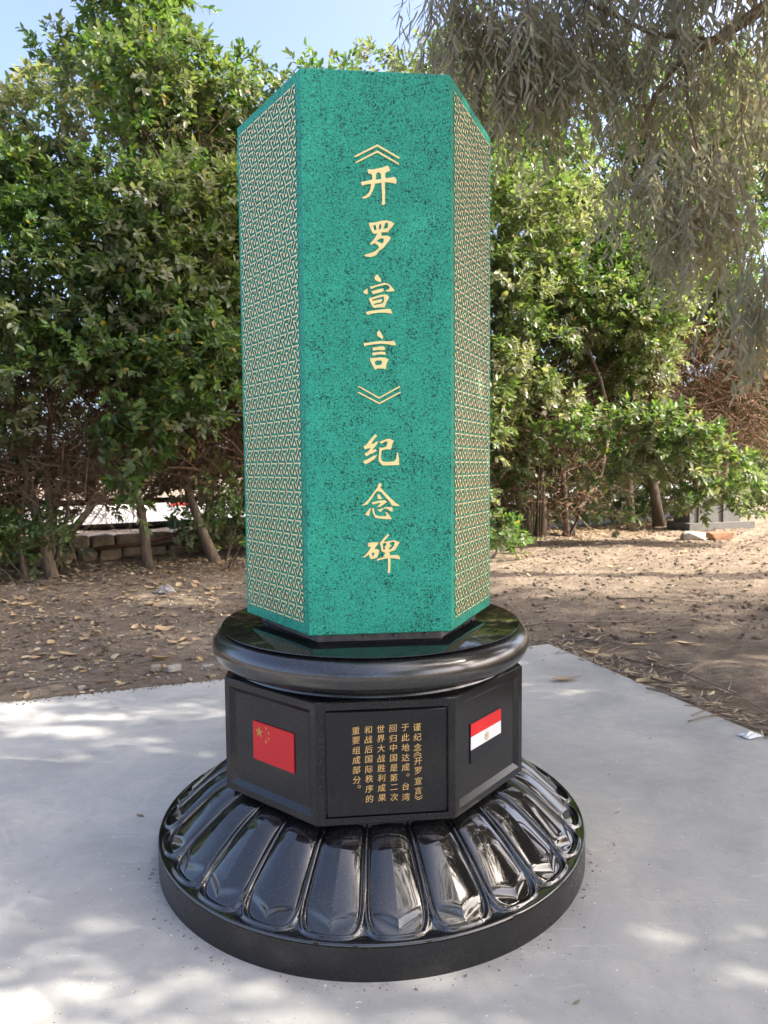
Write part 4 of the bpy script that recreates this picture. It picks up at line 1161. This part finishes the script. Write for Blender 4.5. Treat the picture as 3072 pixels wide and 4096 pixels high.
eucalyptus((8.8, 6.0, 0), 'tall eucalyptus added out of view to the right, its high crown shading the hedge',
           ([(8.8, 6.0, -0.2), (8.7, 6.0, 3.5), (8.3, 5.7, 8.0), (8.0, 5.0, 13.5)], [0.26, 0.21, 0.16, 0.05]),
           [([(8.35, 5.8, 7.5), (7.2, 5.2, 10.0), (6.2, 4.6, 12.0)], 0.08, 0.03), ([(8.3, 5.7, 8.2), (9.2, 5.2, 10.6), (9.6, 4.6, 12.4)], 0.07, 0.03)],
           [], OUT4, 24)

# ------------------------------------------------------------------ low stone wall and iron fence behind the hedge on the left
prng = np.random.default_rng(77)
wall = empty('stone_wall', hp(0.3, 1.3, 0), 'low wall of rough sandstone blocks under the hedge at the left', 'wall')
def wl(t, d, z):
    x, y = hedge(t, d)
    w0 = hedge(0.3, 1.3)
    return (x - w0[0], y - w0[1], z)
mb = MB()
mb.box(wl(0.9, 1.52, 0.16), (9.0, 0.20, 0.40), HANG)
obj('mortar_core', mb.mesh('mortar_core', MORTAR), wall)
def rough_block(mb, c, d, rz, rng, am=0.018):
    """stone with softened, uneven corners"""
    x, y, z = d[0] / 2, d[1] / 2, d[2] / 2
    k = 0.74
    vs_ = []
    for sx in (-1, 1):
        for sy in (-1, 1):
            for sz in (-1, 1):
                vs_ += [(sx * x * k, sy * y, sz * z * k), (sx * x, sy * y * k, sz * z * k), (sx * x * k, sy * y * k, sz * z)]
    vs_ = [tuple(np.array(p) + rng.normal(0, am, 3) * min(1, min(d) / 0.15)) for p in vs_]
    import bmesh
    bm = bmesh.new()
    for p in vs_: bm.verts.new(p)
    bmesh.ops.convex_hull(bm, input=bm.verts)
    bm.verts.index_update()
    ca, sa = math.cos(rz), math.sin(rz)
    vv = [(c[0] + v.co.x * ca - v.co.y * sa, c[1] + v.co.x * sa + v.co.y * ca, c[2] + v.co.z) for v in bm.verts]
    ix = {v: i for i, v in enumerate(bm.verts)}
    mb.add(vv, [tuple(ix[v] for v in f.verts) for f in bm.faces])
    bm.free()
t = -3.4
while t < 5.2:
    L_ = 0.34 + 0.30 * prng.random()
    mb = MB()
    rough_block(mb, wl(t + L_ / 2, 1.40, 0.30), (L_ - 0.03, 0.26, 0.185), HANG, prng)
    obj('stone', mb.mesh('stone', STONE), wall)
    t += L_
t = -3.4
while t < 5.2:
    L_ = 0.20 + 0.26 * prng.random()
    mb = MB()
    rough_block(mb, wl(t + L_ / 2, 1.40, 0.085 + 0.02 * prng.random()), (L_ - 0.035, 0.24, 0.13 + 0.05 * prng.random()), HANG, prng, 0.02)
    obj('stone', mb.mesh('stone', STONE), wall)
    t += L_

fence = empty('iron_fence', hp(0.3, 1.75, 0), 'dark iron fence with chain-link wire behind the low stone wall', 'fence')
f0 = hedge(0.3, 1.75)
fl = lambda t, z, d=1.75: (hedge(t, d)[0] - f0[0], hedge(t, d)[1] - f0[1], z)
for t in (-5.4, -3.1, -1.05, 1.6, 3.9, 6.2, 8.5, 10.8):
    mb = MB()
    mb.box(fl(t, 0.85), (0.09, 0.07, 1.75), HANG)
    obj('post', mb.mesh('post', IRON), fence)
for z, h in ((0.53, 0.055), (0.93, 0.10), (1.65, 0.06)):
    mb = MB()
    mb.box(fl(2.7, z), (16.4, 0.05, h), HANG)
    obj('rail', mb.mesh('rail', IRON), fence)
mb = MB()
for s in (-1, 1):
    for i in range(200):
        t = -5.3 + i * 0.08
        a, b_ = fl(t, 0.44, 1.80), fl(t + s * 1.2, 1.64, 1.80)
        mb.tube([a, b_], 0.0022, 3, False)
tag(obj('chain_link', mb.mesh('chain_link', IRON), fence), kind='stuff')

# rusty pipe lying along the wall
mb = MB()
mb.tube([(-4.55, 8.55, 0.19), (-4.0, 8.85, 0.24), (-3.4, 9.1, 0.36), (-2.75, 9.45, 0.47), (-2.2, 9.8, 0.50)], 0.026, 8)
po = Vector((-4.55, 8.55, 0.0))
for i, v in enumerate(mb.v): mb.v[i] = tuple(Vector(v) - po)
tag(obj('water_pipe', mb.mesh('water_pipe', PIPE, True), None, po), 'rusty brown pipe slanting up along the low stone wall', 'pipe')

# painted kerb beyond the road
for row, (d, z) in enumerate(((15.5, 0.085),)):
    k = empty('kerb', hp(0, d, z), 'red and white painted kerb across the road behind the fence', 'kerb')
    o0 = hedge(0, d)
    for i in range(22):
        mb = MB()
        x, y = hedge(-14 + i * 1.0, d)
        mb.box((x - o0[0], y - o0[1], 0.13), (0.99, 0.22, 0.30), HANG)
        obj('kerb_block', mb.mesh('kerb_block', REDP if i % 6 == 1 else WHITEP), k)

# grey rendered block under the bright bough at the right
gb = empty('stone_plinth', (7.75, 13.3, 0), 'grey rendered block on a low step under the drooping bough at the right', 'plinth')
mb = MB(); mb.box((0, 0, 0.07), (1.75, 0.8, 0.18), 0.25); obj('step', mb.mesh('step', GREYBOX), gb)
mb = MB(); mb.box((-0.08, 0.02, 0.42), (1.35, 0.55, 0.55), 0.25); obj('block', mb.mesh('block', GREYBOX), gb)
mb = MB(); mb.box((-0.08, 0.02, 0.72), (1.5, 0.66, 0.06), 0.25); obj('cap', mb.mesh('cap', GREYBOX), gb)
for sx in (-0.42, 0.24):
    mb = MB(); mb.box((sx * math.cos(.25) + 0.29 * math.sin(.25) - .08, sx * math.sin(.25) - 0.29 * math.cos(.25) + .02, 0.42), (0.10, 0.05, 0.53), 0.25)
    obj('rib', mb.mesh('rib', GREYBOX), gb)

def lone_block(name, loc, d, rz, m, label, cat, seed):
    r = np.random.default_rng(seed)
    mb = MB()
    rough_block(mb, (0, 0, d[2] / 2), d, rz, r, 0.11 * d[1])
    return tag(obj(name, mb.mesh(name, m), None, loc), label, cat)
lone_block('stone_block', (6.35, 11.1, -0.03), (0.42, 0.22, 0.16), 0.1, RUBBLE, 'pale cut stone lying on the leaf litter in front of the grey block', 'stone', 1)
lone_block('brick_lump', (6.95, 11.2, -0.03), (0.52, 0.26, 0.13), 0.15, m_flat('brown_brick', (0.26, 0.14, 0.08), 0.9, 0.3, 10), 'brown brick lump lying right of the pale cut stone', 'brick', 2)
def gz(x, y): return ground_z(x, y)
lone_block('rubble_piece', (-1.47, 2.28, gz(-1.47, 2.28)), (0.10, 0.05, 0.045), 0.75, RUBBLE, 'pale tilted chunk of rubble just behind the left edge of the pad', 'rubble', 3)
lone_block('rubble_piece', (-1.26, 2.42, gz(-1.26, 2.42)), (0.085, 0.04, 0.02), 0.5, RUBBLE, 'flat pale sliver of rubble close left of the pedestal', 'rubble', 4)
lone_block('rubble_piece', (-1.62, 2.33, gz(-1.62, 2.33)), (0.07, 0.055, 0.045), 0.2, PEBBLE, 'brownish lump beside the pale tilted chunk of rubble', 'rubble', 5)
lone_block('rubble_piece', (-2.02, 1.98, gz(-2.02, 1.98)), (0.05, 0.04, 0.024), 0.4, RUBBLE, 'small white stone by the pad edge at the left', 'rubble', 6)
lone_block('rubble_piece', (-2.68, 1.72, gz(-2.68, 1.72)), (0.10, 0.07, 0.03), 0.2, RUBBLE, 'pale flat stone at the left edge of the picture by the pad', 'rubble', 7)

# clear plastic bag and a torn paper scrap
PLASTIC, _nt, _b = mat('clear_plastic', 0.12, 0.5, (0.8, 0.82, 0.86))
_b.inputs['Transmission Weight'].default_value = 0.8
_b.inputs['IOR'].default_value = 1.15
def crumple(name, m, d, seed, n=9):
    r = np.random.default_rng(seed)
    mb = MB()
    vv = []
    for i in range(n):
        for j in range(n):
            u, v = i / (n - 1) * 2 - 1, j / (n - 1) * 2 - 1
            hgt = d[2] * (1 - 0.8 * max(abs(u), abs(v)) ** 2) * (0.6 + 0.5 * r.random())
            vv.append((u * d[0] / 2 + r.normal(0, d[0] * 0.04), v * d[1] / 2 + r.normal(0, d[1] * 0.04), max(0.004, hgt)))
    mb.add(vv, [(i * n + j, (i + 1) * n + j, (i + 1) * n + j + 1, i * n + j + 1) for i in range(n - 1) for j in range(n - 1)])
    return mb.mesh(name, m)
tag(obj('plastic_bag', crumple('plastic_bag', PLASTIC, (0.20, 0.11, 0.12), 4), None, (-2.52, 5.55, gz(-2.52, 5.55)), 0.3), 'crumpled clear plastic bag on the dirt left of the pillar', 'plastic bag')
tag(obj('paper_scrap', crumple('paper_scrap', WHITEP, (0.11, 0.07, 0.02), 5, 7), None, (2.06, 0.95, 0.003), 0.4), 'torn white paper scrap on the pad at the right edge of the view', 'paper scrap')

# ------------------------------------------------------------------ litter: fallen leaves, twigs, pebbles
def fallen_mesh(seed, ln=0.085, wd=0.038, narrow=False):
    """one curled dry leaf with a folded mid rib"""
    r = np.random.default_rng(seed)
    n = 6
    cu, fo, tw = 0.25 + 0.5 * r.random(), 0.25 + 0.35 * r.random(), r.normal(0, 0.35)
    vv, ff = [], []
    prof = [0.0, 0.62, 0.96, 1.0, 0.72, 0.34, 0.0]
    for i in range(n + 1):
        f = i / n
        w = wd / 2 * prof[i] * (1 + r.normal(0, 0.07))
        x = (f - 0.5) * ln
        z = cu * ln * (f - 0.45) ** 2 * 1.2 + 0.003
        for s in (-1, 0, 1):
            yy = s * w
            zz = z + abs(s) * w * fo + s * tw * w * (f - 0.3)
            vv.append((x, yy + 0.10 * ln * (f - 0.5) ** 2, max(0.001, zz)))
    for i in range(n):
        a = i * 3
        ff += [(a, a + 1, a + 4, a + 3), (a + 1, a + 2, a + 5, a + 4)]
    mb = MB()
    mb.add(vv, [f[::-1] for f in ff])
    return mb.mesh('fallen_leaf', DRYLEAF, True)
LM = [fallen_mesh(k, 0.125 + 0.03 * (k % 3), 0.058 + 0.010 * (k % 2)) for k in range(7)]
NM = [fallen_mesh(20 + k, 0.12, 0.018) for k in range(4)]

def drop(me, x, y, rz, sc_, label, group=None, z=None, name='fallen_leaf', cat='leaf', tilt=(0, 0)):
    u, w = pad_uv(x, y)
    on = 0 < u < PAD_L and 0 < w < PAD_W
    o = obj(name, me, None, (x, y, (0.002 if on else ground_z(x, y) + 0.004) if z is None else z), rz)
    o.rotation_euler = (tilt[0], tilt[1], rz)
    o.scale = (sc_, sc_, sc_)
    return tag(o, label, cat, group)
# leaves one can point to
drop(LM[2], 1.33, 1.97, 0.1, 1.25, 'large tan leaf lying alone on the pad right of the pedestal')
drop(NM[1], -0.50, -0.52, 1.9, 0.95, 'narrow grey-green leaf at the foot of the granite base, lower left')
drop(LM[4], 1.75, 2.75, 0.3, 1.15, 'tan leaf on the twig litter behind the right pad edge')
drop(LM[1], 1.86, 1.95, 0.6, 1.05, 'curled tan leaf at the pad edge, halfway down the right side')
drop(LM[5], 2.02, 3.55, 2.4, 0.9, 'brown leaf alone on bare dirt behind the right pad corner')
drop(LM[0], -1.75, 3.2, 2.6, 1.2, 'large pale oval leaf on the dirt left of the round slab')
drop(LM[3], -1.6, 3.1, 0.5, 1.15, 'crumpled brown leaf beside the large pale oval leaf')
drop(LM[6], -2.75, 2.9, 0.4, 1.25, 'folded tan leaf among the litter at the left')
drop(LM[2], -2.95, 2.55, 1.2, 1.0, 'pale rounded leaf near the left edge of the picture')
drop(LM[5], -2.0, 3.75, 0.9, 1.2, 'large light-brown leaf standing on edge, left of the slab', tilt=(0.5, 0.2))
drop(LM[4], -2.95, 5.7, 0.2, 1.2, 'orange-brown curled leaf left of the plastic bag')
drop(LM[1], -2.45, 4.75, 0.1, 1.0, 'yellow-green leaf lying in the patch of sun at the left')
def leaf_zone(x, y):
    side = 'left' if x < 0.5 else 'right'
    if y < 3.6: z = 'just behind the pad edge'
    elif y < 5.6: z = 'midway from pad to hedge'
    else: z = 'near the hedge foot'
    return ('dry tan leaf on the dirt %s, %s of the pillar' % (z, side), 'fallen leaves %s, %s' % (z, side))
lr = np.random.default_rng(9)
def on_dirt(x, y, m_=0.05):
    u, w = pad_uv(x, y)
    return min(min(u, PAD_L - u), min(w, PAD_W - w)) < -m_
cnt = 0
while cnt < 240:
    x = -5.2 + 4.6 * lr.random()
    y = 2.0 + 6.6 * lr.random() ** 0.75
    if not on_dirt(x, y) or (x - H0[0]) * HN[0] + (y - H0[1]) * HN[1] > 0.8: continue
    drop(LM[lr.integers(7)], x, y, lr.random() * 6.28, 0.6 + 0.6 * lr.random(), *leaf_zone(x, y), tilt=tuple(lr.normal(0, 0.16, 2)))
    cnt += 1
cnt = 0
while cnt < 60:
    x, y = 1.0 + 6.5 * lr.random(), 2.4 + 9.5 * lr.random()
    if not on_dirt(x, y) or (x - H0[0]) * HN[0] + (y - H0[1]) * HN[1] > 0.3: continue
    drop(LM[lr.integers(7)], x, y, lr.random() * 6.28, 0.6 + 0.5 * lr.random(), *leaf_zone(x, y), tilt=tuple(lr.normal(0, 0.16, 2)))
    cnt += 1

def litter(name, n, sampler, size, aspect, m, kind, seed, tone=(0.2, 0.25), lift=0.012):
    r = np.random.default_rng(seed)
    XY = sampler(r, n)
    n = len(XY)
    z = relief(XY[:, 0], XY[:, 1])
    P = np.stack([XY[:, 0], XY[:, 1], z + 0.004 + lift * r.random(n)], 1)
    a = r.random(n) * 6.28
    D = np.stack([np.cos(a), np.sin(a), r.normal(0, 0.22, n)], 1)
    N = np.stack([r.normal(0, 0.35, n), r.normal(0, 0.35, n), np.ones(n)], 1)
    l = size[0] + (size[1] - size[0]) * r.random(n)
    me = leaves_mesh(name, P, D, N, l, l * (aspect[0] + (aspect[1] - aspect[0]) * r.random(n)), np.clip(r.normal(*tone, n), 0, 1), m, kind, r.normal(0, 0.15, n) if kind == 'strip' else None)
    return me
def s_hedge(r, n):
    t = -3.0 + 17 * r.random(n)
    d = 0.9 - np.abs(r.normal(0, 1.0, n))
    q = H0 + HD * t[:, None] + HN * d[:, None]
    return q
def s_left(r, n):
    q = np.stack([-7 + 6.5 * r.random(n), 1.5 + 7 * r.random(n)], 1)
    u, w = pad_uv(q[:, 0], q[:, 1])
    return q[np.minimum(np.minimum(u, PAD_L - u), np.minimum(w, PAD_W - w)) < -0.04]
def s_right(r, n):
    q = np.stack([1.2 + 8 * r.random(n), 3.0 + 10 * r.random(n)], 1)
    return q
def s_edge(r, n):
    w = -0.3 + 3.6 * r.random(n)
    u = -np.abs(r.normal(0, 0.26, n)) - 0.02
    return PAD_C + PU * u[:, None] + PW * w[:, None]
tag(obj('leaf_litter', litter('leaf_litter', 7000, s_hedge, (0.06, 0.12), (0.4, 0.5), DRYLEAF, 'oval', 31)), 'carpet of dry fallen leaves along the foot of the hedge', 'leaf litter', kind='stuff')
tag(obj('leaf_crumbs', litter('leaf_crumbs', 4600, s_left, (0.02, 0.085), (0.35, 0.6), DRYLEAF, 'oval', 32, lift=0.004)), 'scattered crumbs of dry leaf on the dirt left of the pad', 'leaf litter', kind='stuff')
tag(obj('leaf_crumbs', litter('leaf_crumbs', 2600, s_right, (0.018, 0.06), (0.25, 0.5), DRYLEAF, 'oval', 33, lift=0.004)), 'scattered crumbs of dry leaf on the dirt right of the pillar', 'leaf litter', kind='stuff')
tag(obj('gum_leaf_litter', litter('gum_leaf_litter', 700, s_edge, (0.06, 0.125), (0.12, 0.19), DRYLEAF, 'strip', 34, (0.35, 0.3), 0.025)), 'drift of narrow dry gum leaves along the right edge of the pad', 'leaf litter', kind='stuff')

def sticks(n, sampler, ln, seed, wd=(0.0025, 0.007)):
    r = np.random.default_rng(seed)
    mb = MB()
    for x, y in sampler(r, n):
        a = r.random() * 6.28
        l = ln[0] + (ln[1] - ln[0]) * r.random() ** 2
        w = wd[0] + (wd[1] - wd[0]) * r.random() ** 2
        pts = []
        b_ = r.normal(0, 0.5)
        for i in range(5):
            f = i / 4 - 0.5
            px, py = x + math.cos(a + b_ * f) * l * f, y + math.sin(a + b_ * f) * l * f
            u_, w_ = pad_uv(px, py)
            pts.append((px, py, max(ground_z(px, py), 0.0 if (u_ > -0.03 and w_ > -0.03 and u_ < PAD_L and w_ < PAD_W) else -1) + w + 0.012 * r.random()))
        mb.tube(pts, [w, w, w * 0.9, w * 0.7, w * 0.4], 4)
    return mb
tag(obj('twig_litter', sticks(110, s_edge, (0.15, 0.75), 41).mesh('twig_litter', m_bark('grey_twig', (0.16, 0.12, 0.09), (0.34, 0.27, 0.21)))), 'tangle of thin dry twigs along the right edge of the pad', 'twigs', kind='stuff')
tag(obj('twig_litter', sticks(140, s_left, (0.05, 0.35), 42, (0.0015, 0.004)).mesh('twig_litter', TWIG)), 'small dry twigs strewn over the dirt at the left', 'twigs', kind='stuff')
tag(obj('twig_litter', sticks(120, s_right, (0.08, 0.5), 43, (0.002, 0.006)).mesh('twig_litter', TWIG)), 'small dry twigs strewn over the dirt at the right', 'twigs', kind='stuff')
GREYTWIG = bpy.data.materials['grey_twig']
def branch_on_ground(pts, r0, r1, label):
    mb = MB()
    p0 = Vector((pts[0][0], pts[0][1], 0))
    n = len(pts)
    pp = [Vector((x, y, max(ground_z(x, y), -0.03) + r0 + dz)) - p0 for x, y, dz in pts]
    mb.tube(pp, [r0 + (r1 - r0) * i / (n - 1) for i in range(n)], 6)
    tag(obj('fallen_branch', mb.mesh('fallen_branch', GREYTWIG, True), None, p0), label, 'branch', 'fallen branches on the dirt')
branch_on_ground([(2.6, 4.9, 0.0), (3.0, 4.95, 0.02), (3.5, 4.8, 0.0), (3.9, 4.6, 0.01)], 0.009, 0.004, 'bare stick lying on the dirt near the right edge of the view')
branch_on_ground([(1.2, 3.6, 0.0), (1.6, 3.75, 0.02), (2.1, 3.7, 0.04), (2.5, 3.85, 0.0)], 0.011, 0.004, 'thin bent stick behind the back corner of the pad')
branch_on_ground([(1.9, 2.6, 0.01), (2.2, 2.2, 0.02), (2.35, 1.7, 0.02), (2.4, 1.2, 0.0)], 0.006, 0.003, 'thin stick running along the right pad edge through the gum leaves')
branch_on_ground([(-4.6, 6.4, 0.01), (-4.15, 6.3, 0.03), (-3.7, 6.35, 0.0)], 0.014, 0.006, 'stick lying under the leafy shrub at the left')
branch_on_ground([(-2.45, 2.0, 0.0), (-2.2, 2.08, 0.01), (-1.95, 2.05, 0.0)], 0.007, 0.003, 'short dark stick just behind the pad edge at the left')

def pebbles(n, sampler, size, seed, m=None):
    r = np.random.default_rng(seed)
    O = np.array([[1, 0, 0], [-1, 0, 0], [0, 1, 0], [0, -1, 0], [0, 0, 0.7], [0, 0, -0.7]])
    F = [(0, 2, 4), (2, 1, 4), (1, 3, 4), (3, 0, 4), (2, 0, 5), (1, 2, 5), (3, 1, 5), (0, 3, 5)]
    XY = sampler(r, n)
    n = len(XY)
    s = size[0] + (size[1] - size[0]) * r.random(n) ** 3
    V = O[None] * s[:, None, None] * (0.7 + 0.6 * r.random((n, 6, 1)))
    a = r.random(n) * 6.28
    ca, sa = np.cos(a)[:, None], np.sin(a)[:, None]
    X = V[:, :, 0] * ca - V[:, :, 1] * sa * 0.8
    Y = V[:, :, 0] * sa + V[:, :, 1] * ca * 0.8
    u, w = pad_uv(XY[:, 0], XY[:, 1])
    on = (u > 0) & (w > 0) & (u < PAD_L) & (w < PAD_W)
    z = np.where(on, 0.0, relief(XY[:, 0], XY[:, 1]))
    Vw = np.stack([X + XY[:, 0:1], Y + XY[:, 1:2], V[:, :, 2] * 0.8 + z[:, None] + s[:, None] * 0.25], -1).reshape(-1, 3)
    L = (np.arange(n)[:, None] * 6 + np.array(F).ravel()[None]).ravel()
    return np_mesh('pebbles', Vw, L, np.full(n * 8, 3), m or PEBBLE)
tag(obj('pebbles', pebbles(5200, s_left, (0.004, 0.022), 51)), 'small pebbles and grit strewn over the dirt at the left', 'pebbles', kind='stuff')
tag(obj('pebbles', pebbles(7000, s_right, (0.004, 0.02), 52)), 'small pebbles and grit strewn over the dirt at the right', 'pebbles', kind='stuff')
tag(obj('dirt_clods', pebbles(3200, s_left, (0.006, 0.045), 56, DIRT)), 'crumbly lumps of earth over the dirt at the left', 'clods', kind='stuff')
tag(obj('dirt_clods', pebbles(4500, s_right, (0.006, 0.045), 57, DIRT)), 'crumbly lumps of earth over the dirt at the right', 'clods', kind='stuff')
def s_pad(r, n):
    q = np.stack([-2.6 + 5.2 * r.random(n), -2.2 + 5.0 * r.random(n)], 1)
    u, w = pad_uv(q[:, 0], q[:, 1])
    ok = (np.hypot(q[:, 0], q[:, 1]) > 0.85) & (u > 0.03) & (w > 0.03)
    return q[ok]
def s_foot(r, n):
    a = R(-170) + R(160) * r.random(n)
    d = 0.842 + np.abs(r.normal(0, 0.03, n))
    return np.stack([d * np.cos(a), d * np.sin(a)], 1)
tag(obj('concrete_crumbs', pebbles(420, s_pad, (0.0015, 0.0075), 53)), 'tiny crumbs scattered over the concrete pad', 'crumbs', kind='stuff')
tag(obj('concrete_crumbs', pebbles(260, s_foot, (0.0015, 0.007), 54)), 'tiny crumbs gathered round the foot of the granite base', 'crumbs', kind='stuff')
def s_spill(r, n):
    u, w = 0.2 + 5.5 * r.random(n), np.abs(r.normal(0, 0.035, n)) * (0.4 + r.random(n))
    return PAD_C + PU * u[:, None] + PW * w[:, None]
tag(obj('sand_spill', pebbles(2600, s_spill, (0.002, 0.012), 58, DIRT)), 'thin spill of sandy dirt over the back edge of the pad', 'sand', kind='stuff')
def pad_chips(n, seed):
    r = np.random.default_rng(seed)
    XY = s_pad(r, n)
    n = len(XY)
    P = np.stack([XY[:, 0], XY[:, 1], np.full(n, 0.003)], 1)
    a = r.random(n) * 6.28
    D = np.stack([np.cos(a), np.sin(a), np.zeros(n)], 1)
    N = np.stack([r.normal(0, 0.1, n), r.normal(0, 0.1, n), np.ones(n)], 1)
    l = 0.012 + 0.035 * r.random(n) ** 2
    return leaves_mesh('wood_chips', P, D, N, l, l * (0.12 + 0.3 * r.random(n)), np.clip(r.normal(0.5, 0.3, n), 0, 1), DRYLEAF, 'strip')
tag(obj('wood_chips', pad_chips(110, 55)), 'tiny wood chips and bits of leaf scattered over the concrete pad', 'chips', kind='stuff')

# ------------------------------------------------------------------ behind the camera: what the polished stone mirrors
PALMLEAF = m_flat('palm_leaflet', (0.075, 0.095, 0.03), 0.45, 0.4, 6, 0, 0.4, 0)
def palm(loc, h, label, seed):
    r = np.random.default_rng(seed)
    t = empty('palm_tree', loc, label, 'tree', 'palm trees behind the viewer')
    mb = MB()
    mb.tube([(0, 0, -0.2), (0.05, 0, h * 0.4), (0.0, 0.05, h * 0.8), (0, 0, h)], [0.24, 0.2, 0.18, 0.2], 10)
    obj('trunk', mb.mesh('trunk', BARK, True), t)
    for k in range(26):
        mb = MB()
        a = k * 2.4 + r.normal(0, 0.1)
        e0 = 1.1 - 1.6 * (k / 26)
        L_ = 2.5 + 0.5 * r.random()
        pts, el, p = [], e0, np.array([0, 0, h])
        for i in range(9):
            pts.append(tuple(p))
            p = p + np.array([math.cos(a) * math.cos(el), math.sin(a) * math.cos(el), math.sin(el)]) * L_ / 8
            el -= 0.16
        mb.tube(pts, [0.03 - 0.003 * i for i in range(9)], 4, False)
        side = np.array([-math.sin(a), math.cos(a), 0])
        for i in range(1, 9):
            for q in (0.0, 0.34, 0.67):
                if i == 8 and q: continue
                b_ = np.array(pts[i]) + ((np.array(pts[i + 1]) - np.array(pts[i])) * q if i < 8 else 0)
                for s in (-1, 1):
                    tip = b_ + side * s * 0.38 * (1 - 0.07 * i) + np.array([0, 0, -0.16]) + (np.array(pts[i]) - np.array(pts[i - 1])) * 0.5
                    w = (np.array(pts[i]) - np.array(pts[i - 1])) * 0.07
                    mb.add([tuple(b_ - w), tuple(b_ + w), tuple(tip)], [(0, 1, 2)])
        obj('frond', mb.mesh('frond', PALMLEAF), t)
palm((-3.6, -8.2, 0), 4.6, 'palm with a tall crown standing behind the viewer to the left', 61)
palm((-1.6, -12.5, 0), 5.2, 'palm standing farther behind the viewer, nearer the middle', 62)
_b = [(4.2 + 2.2 * math.cos(a) * q, -9.5 + 2.0 * math.sin(a) * q, z, 0.95) for a, q, z in [(i * 2.4, 0.4 + 0.12 * (i % 5), 2.2 + 0.23 * i) for i in range(22)]]
ficus_tree((4.2, -9.5, 0), 'broad ficus standing behind the viewer to the right', [([(4.2, -9.5, -0.1), (4.2, -9.5, 1.2), (4.3, -9.4, 2.6)], 0.2, 0.12)], _b, 63, 8, (), per_m2=45, size=(0.10, 0.15))
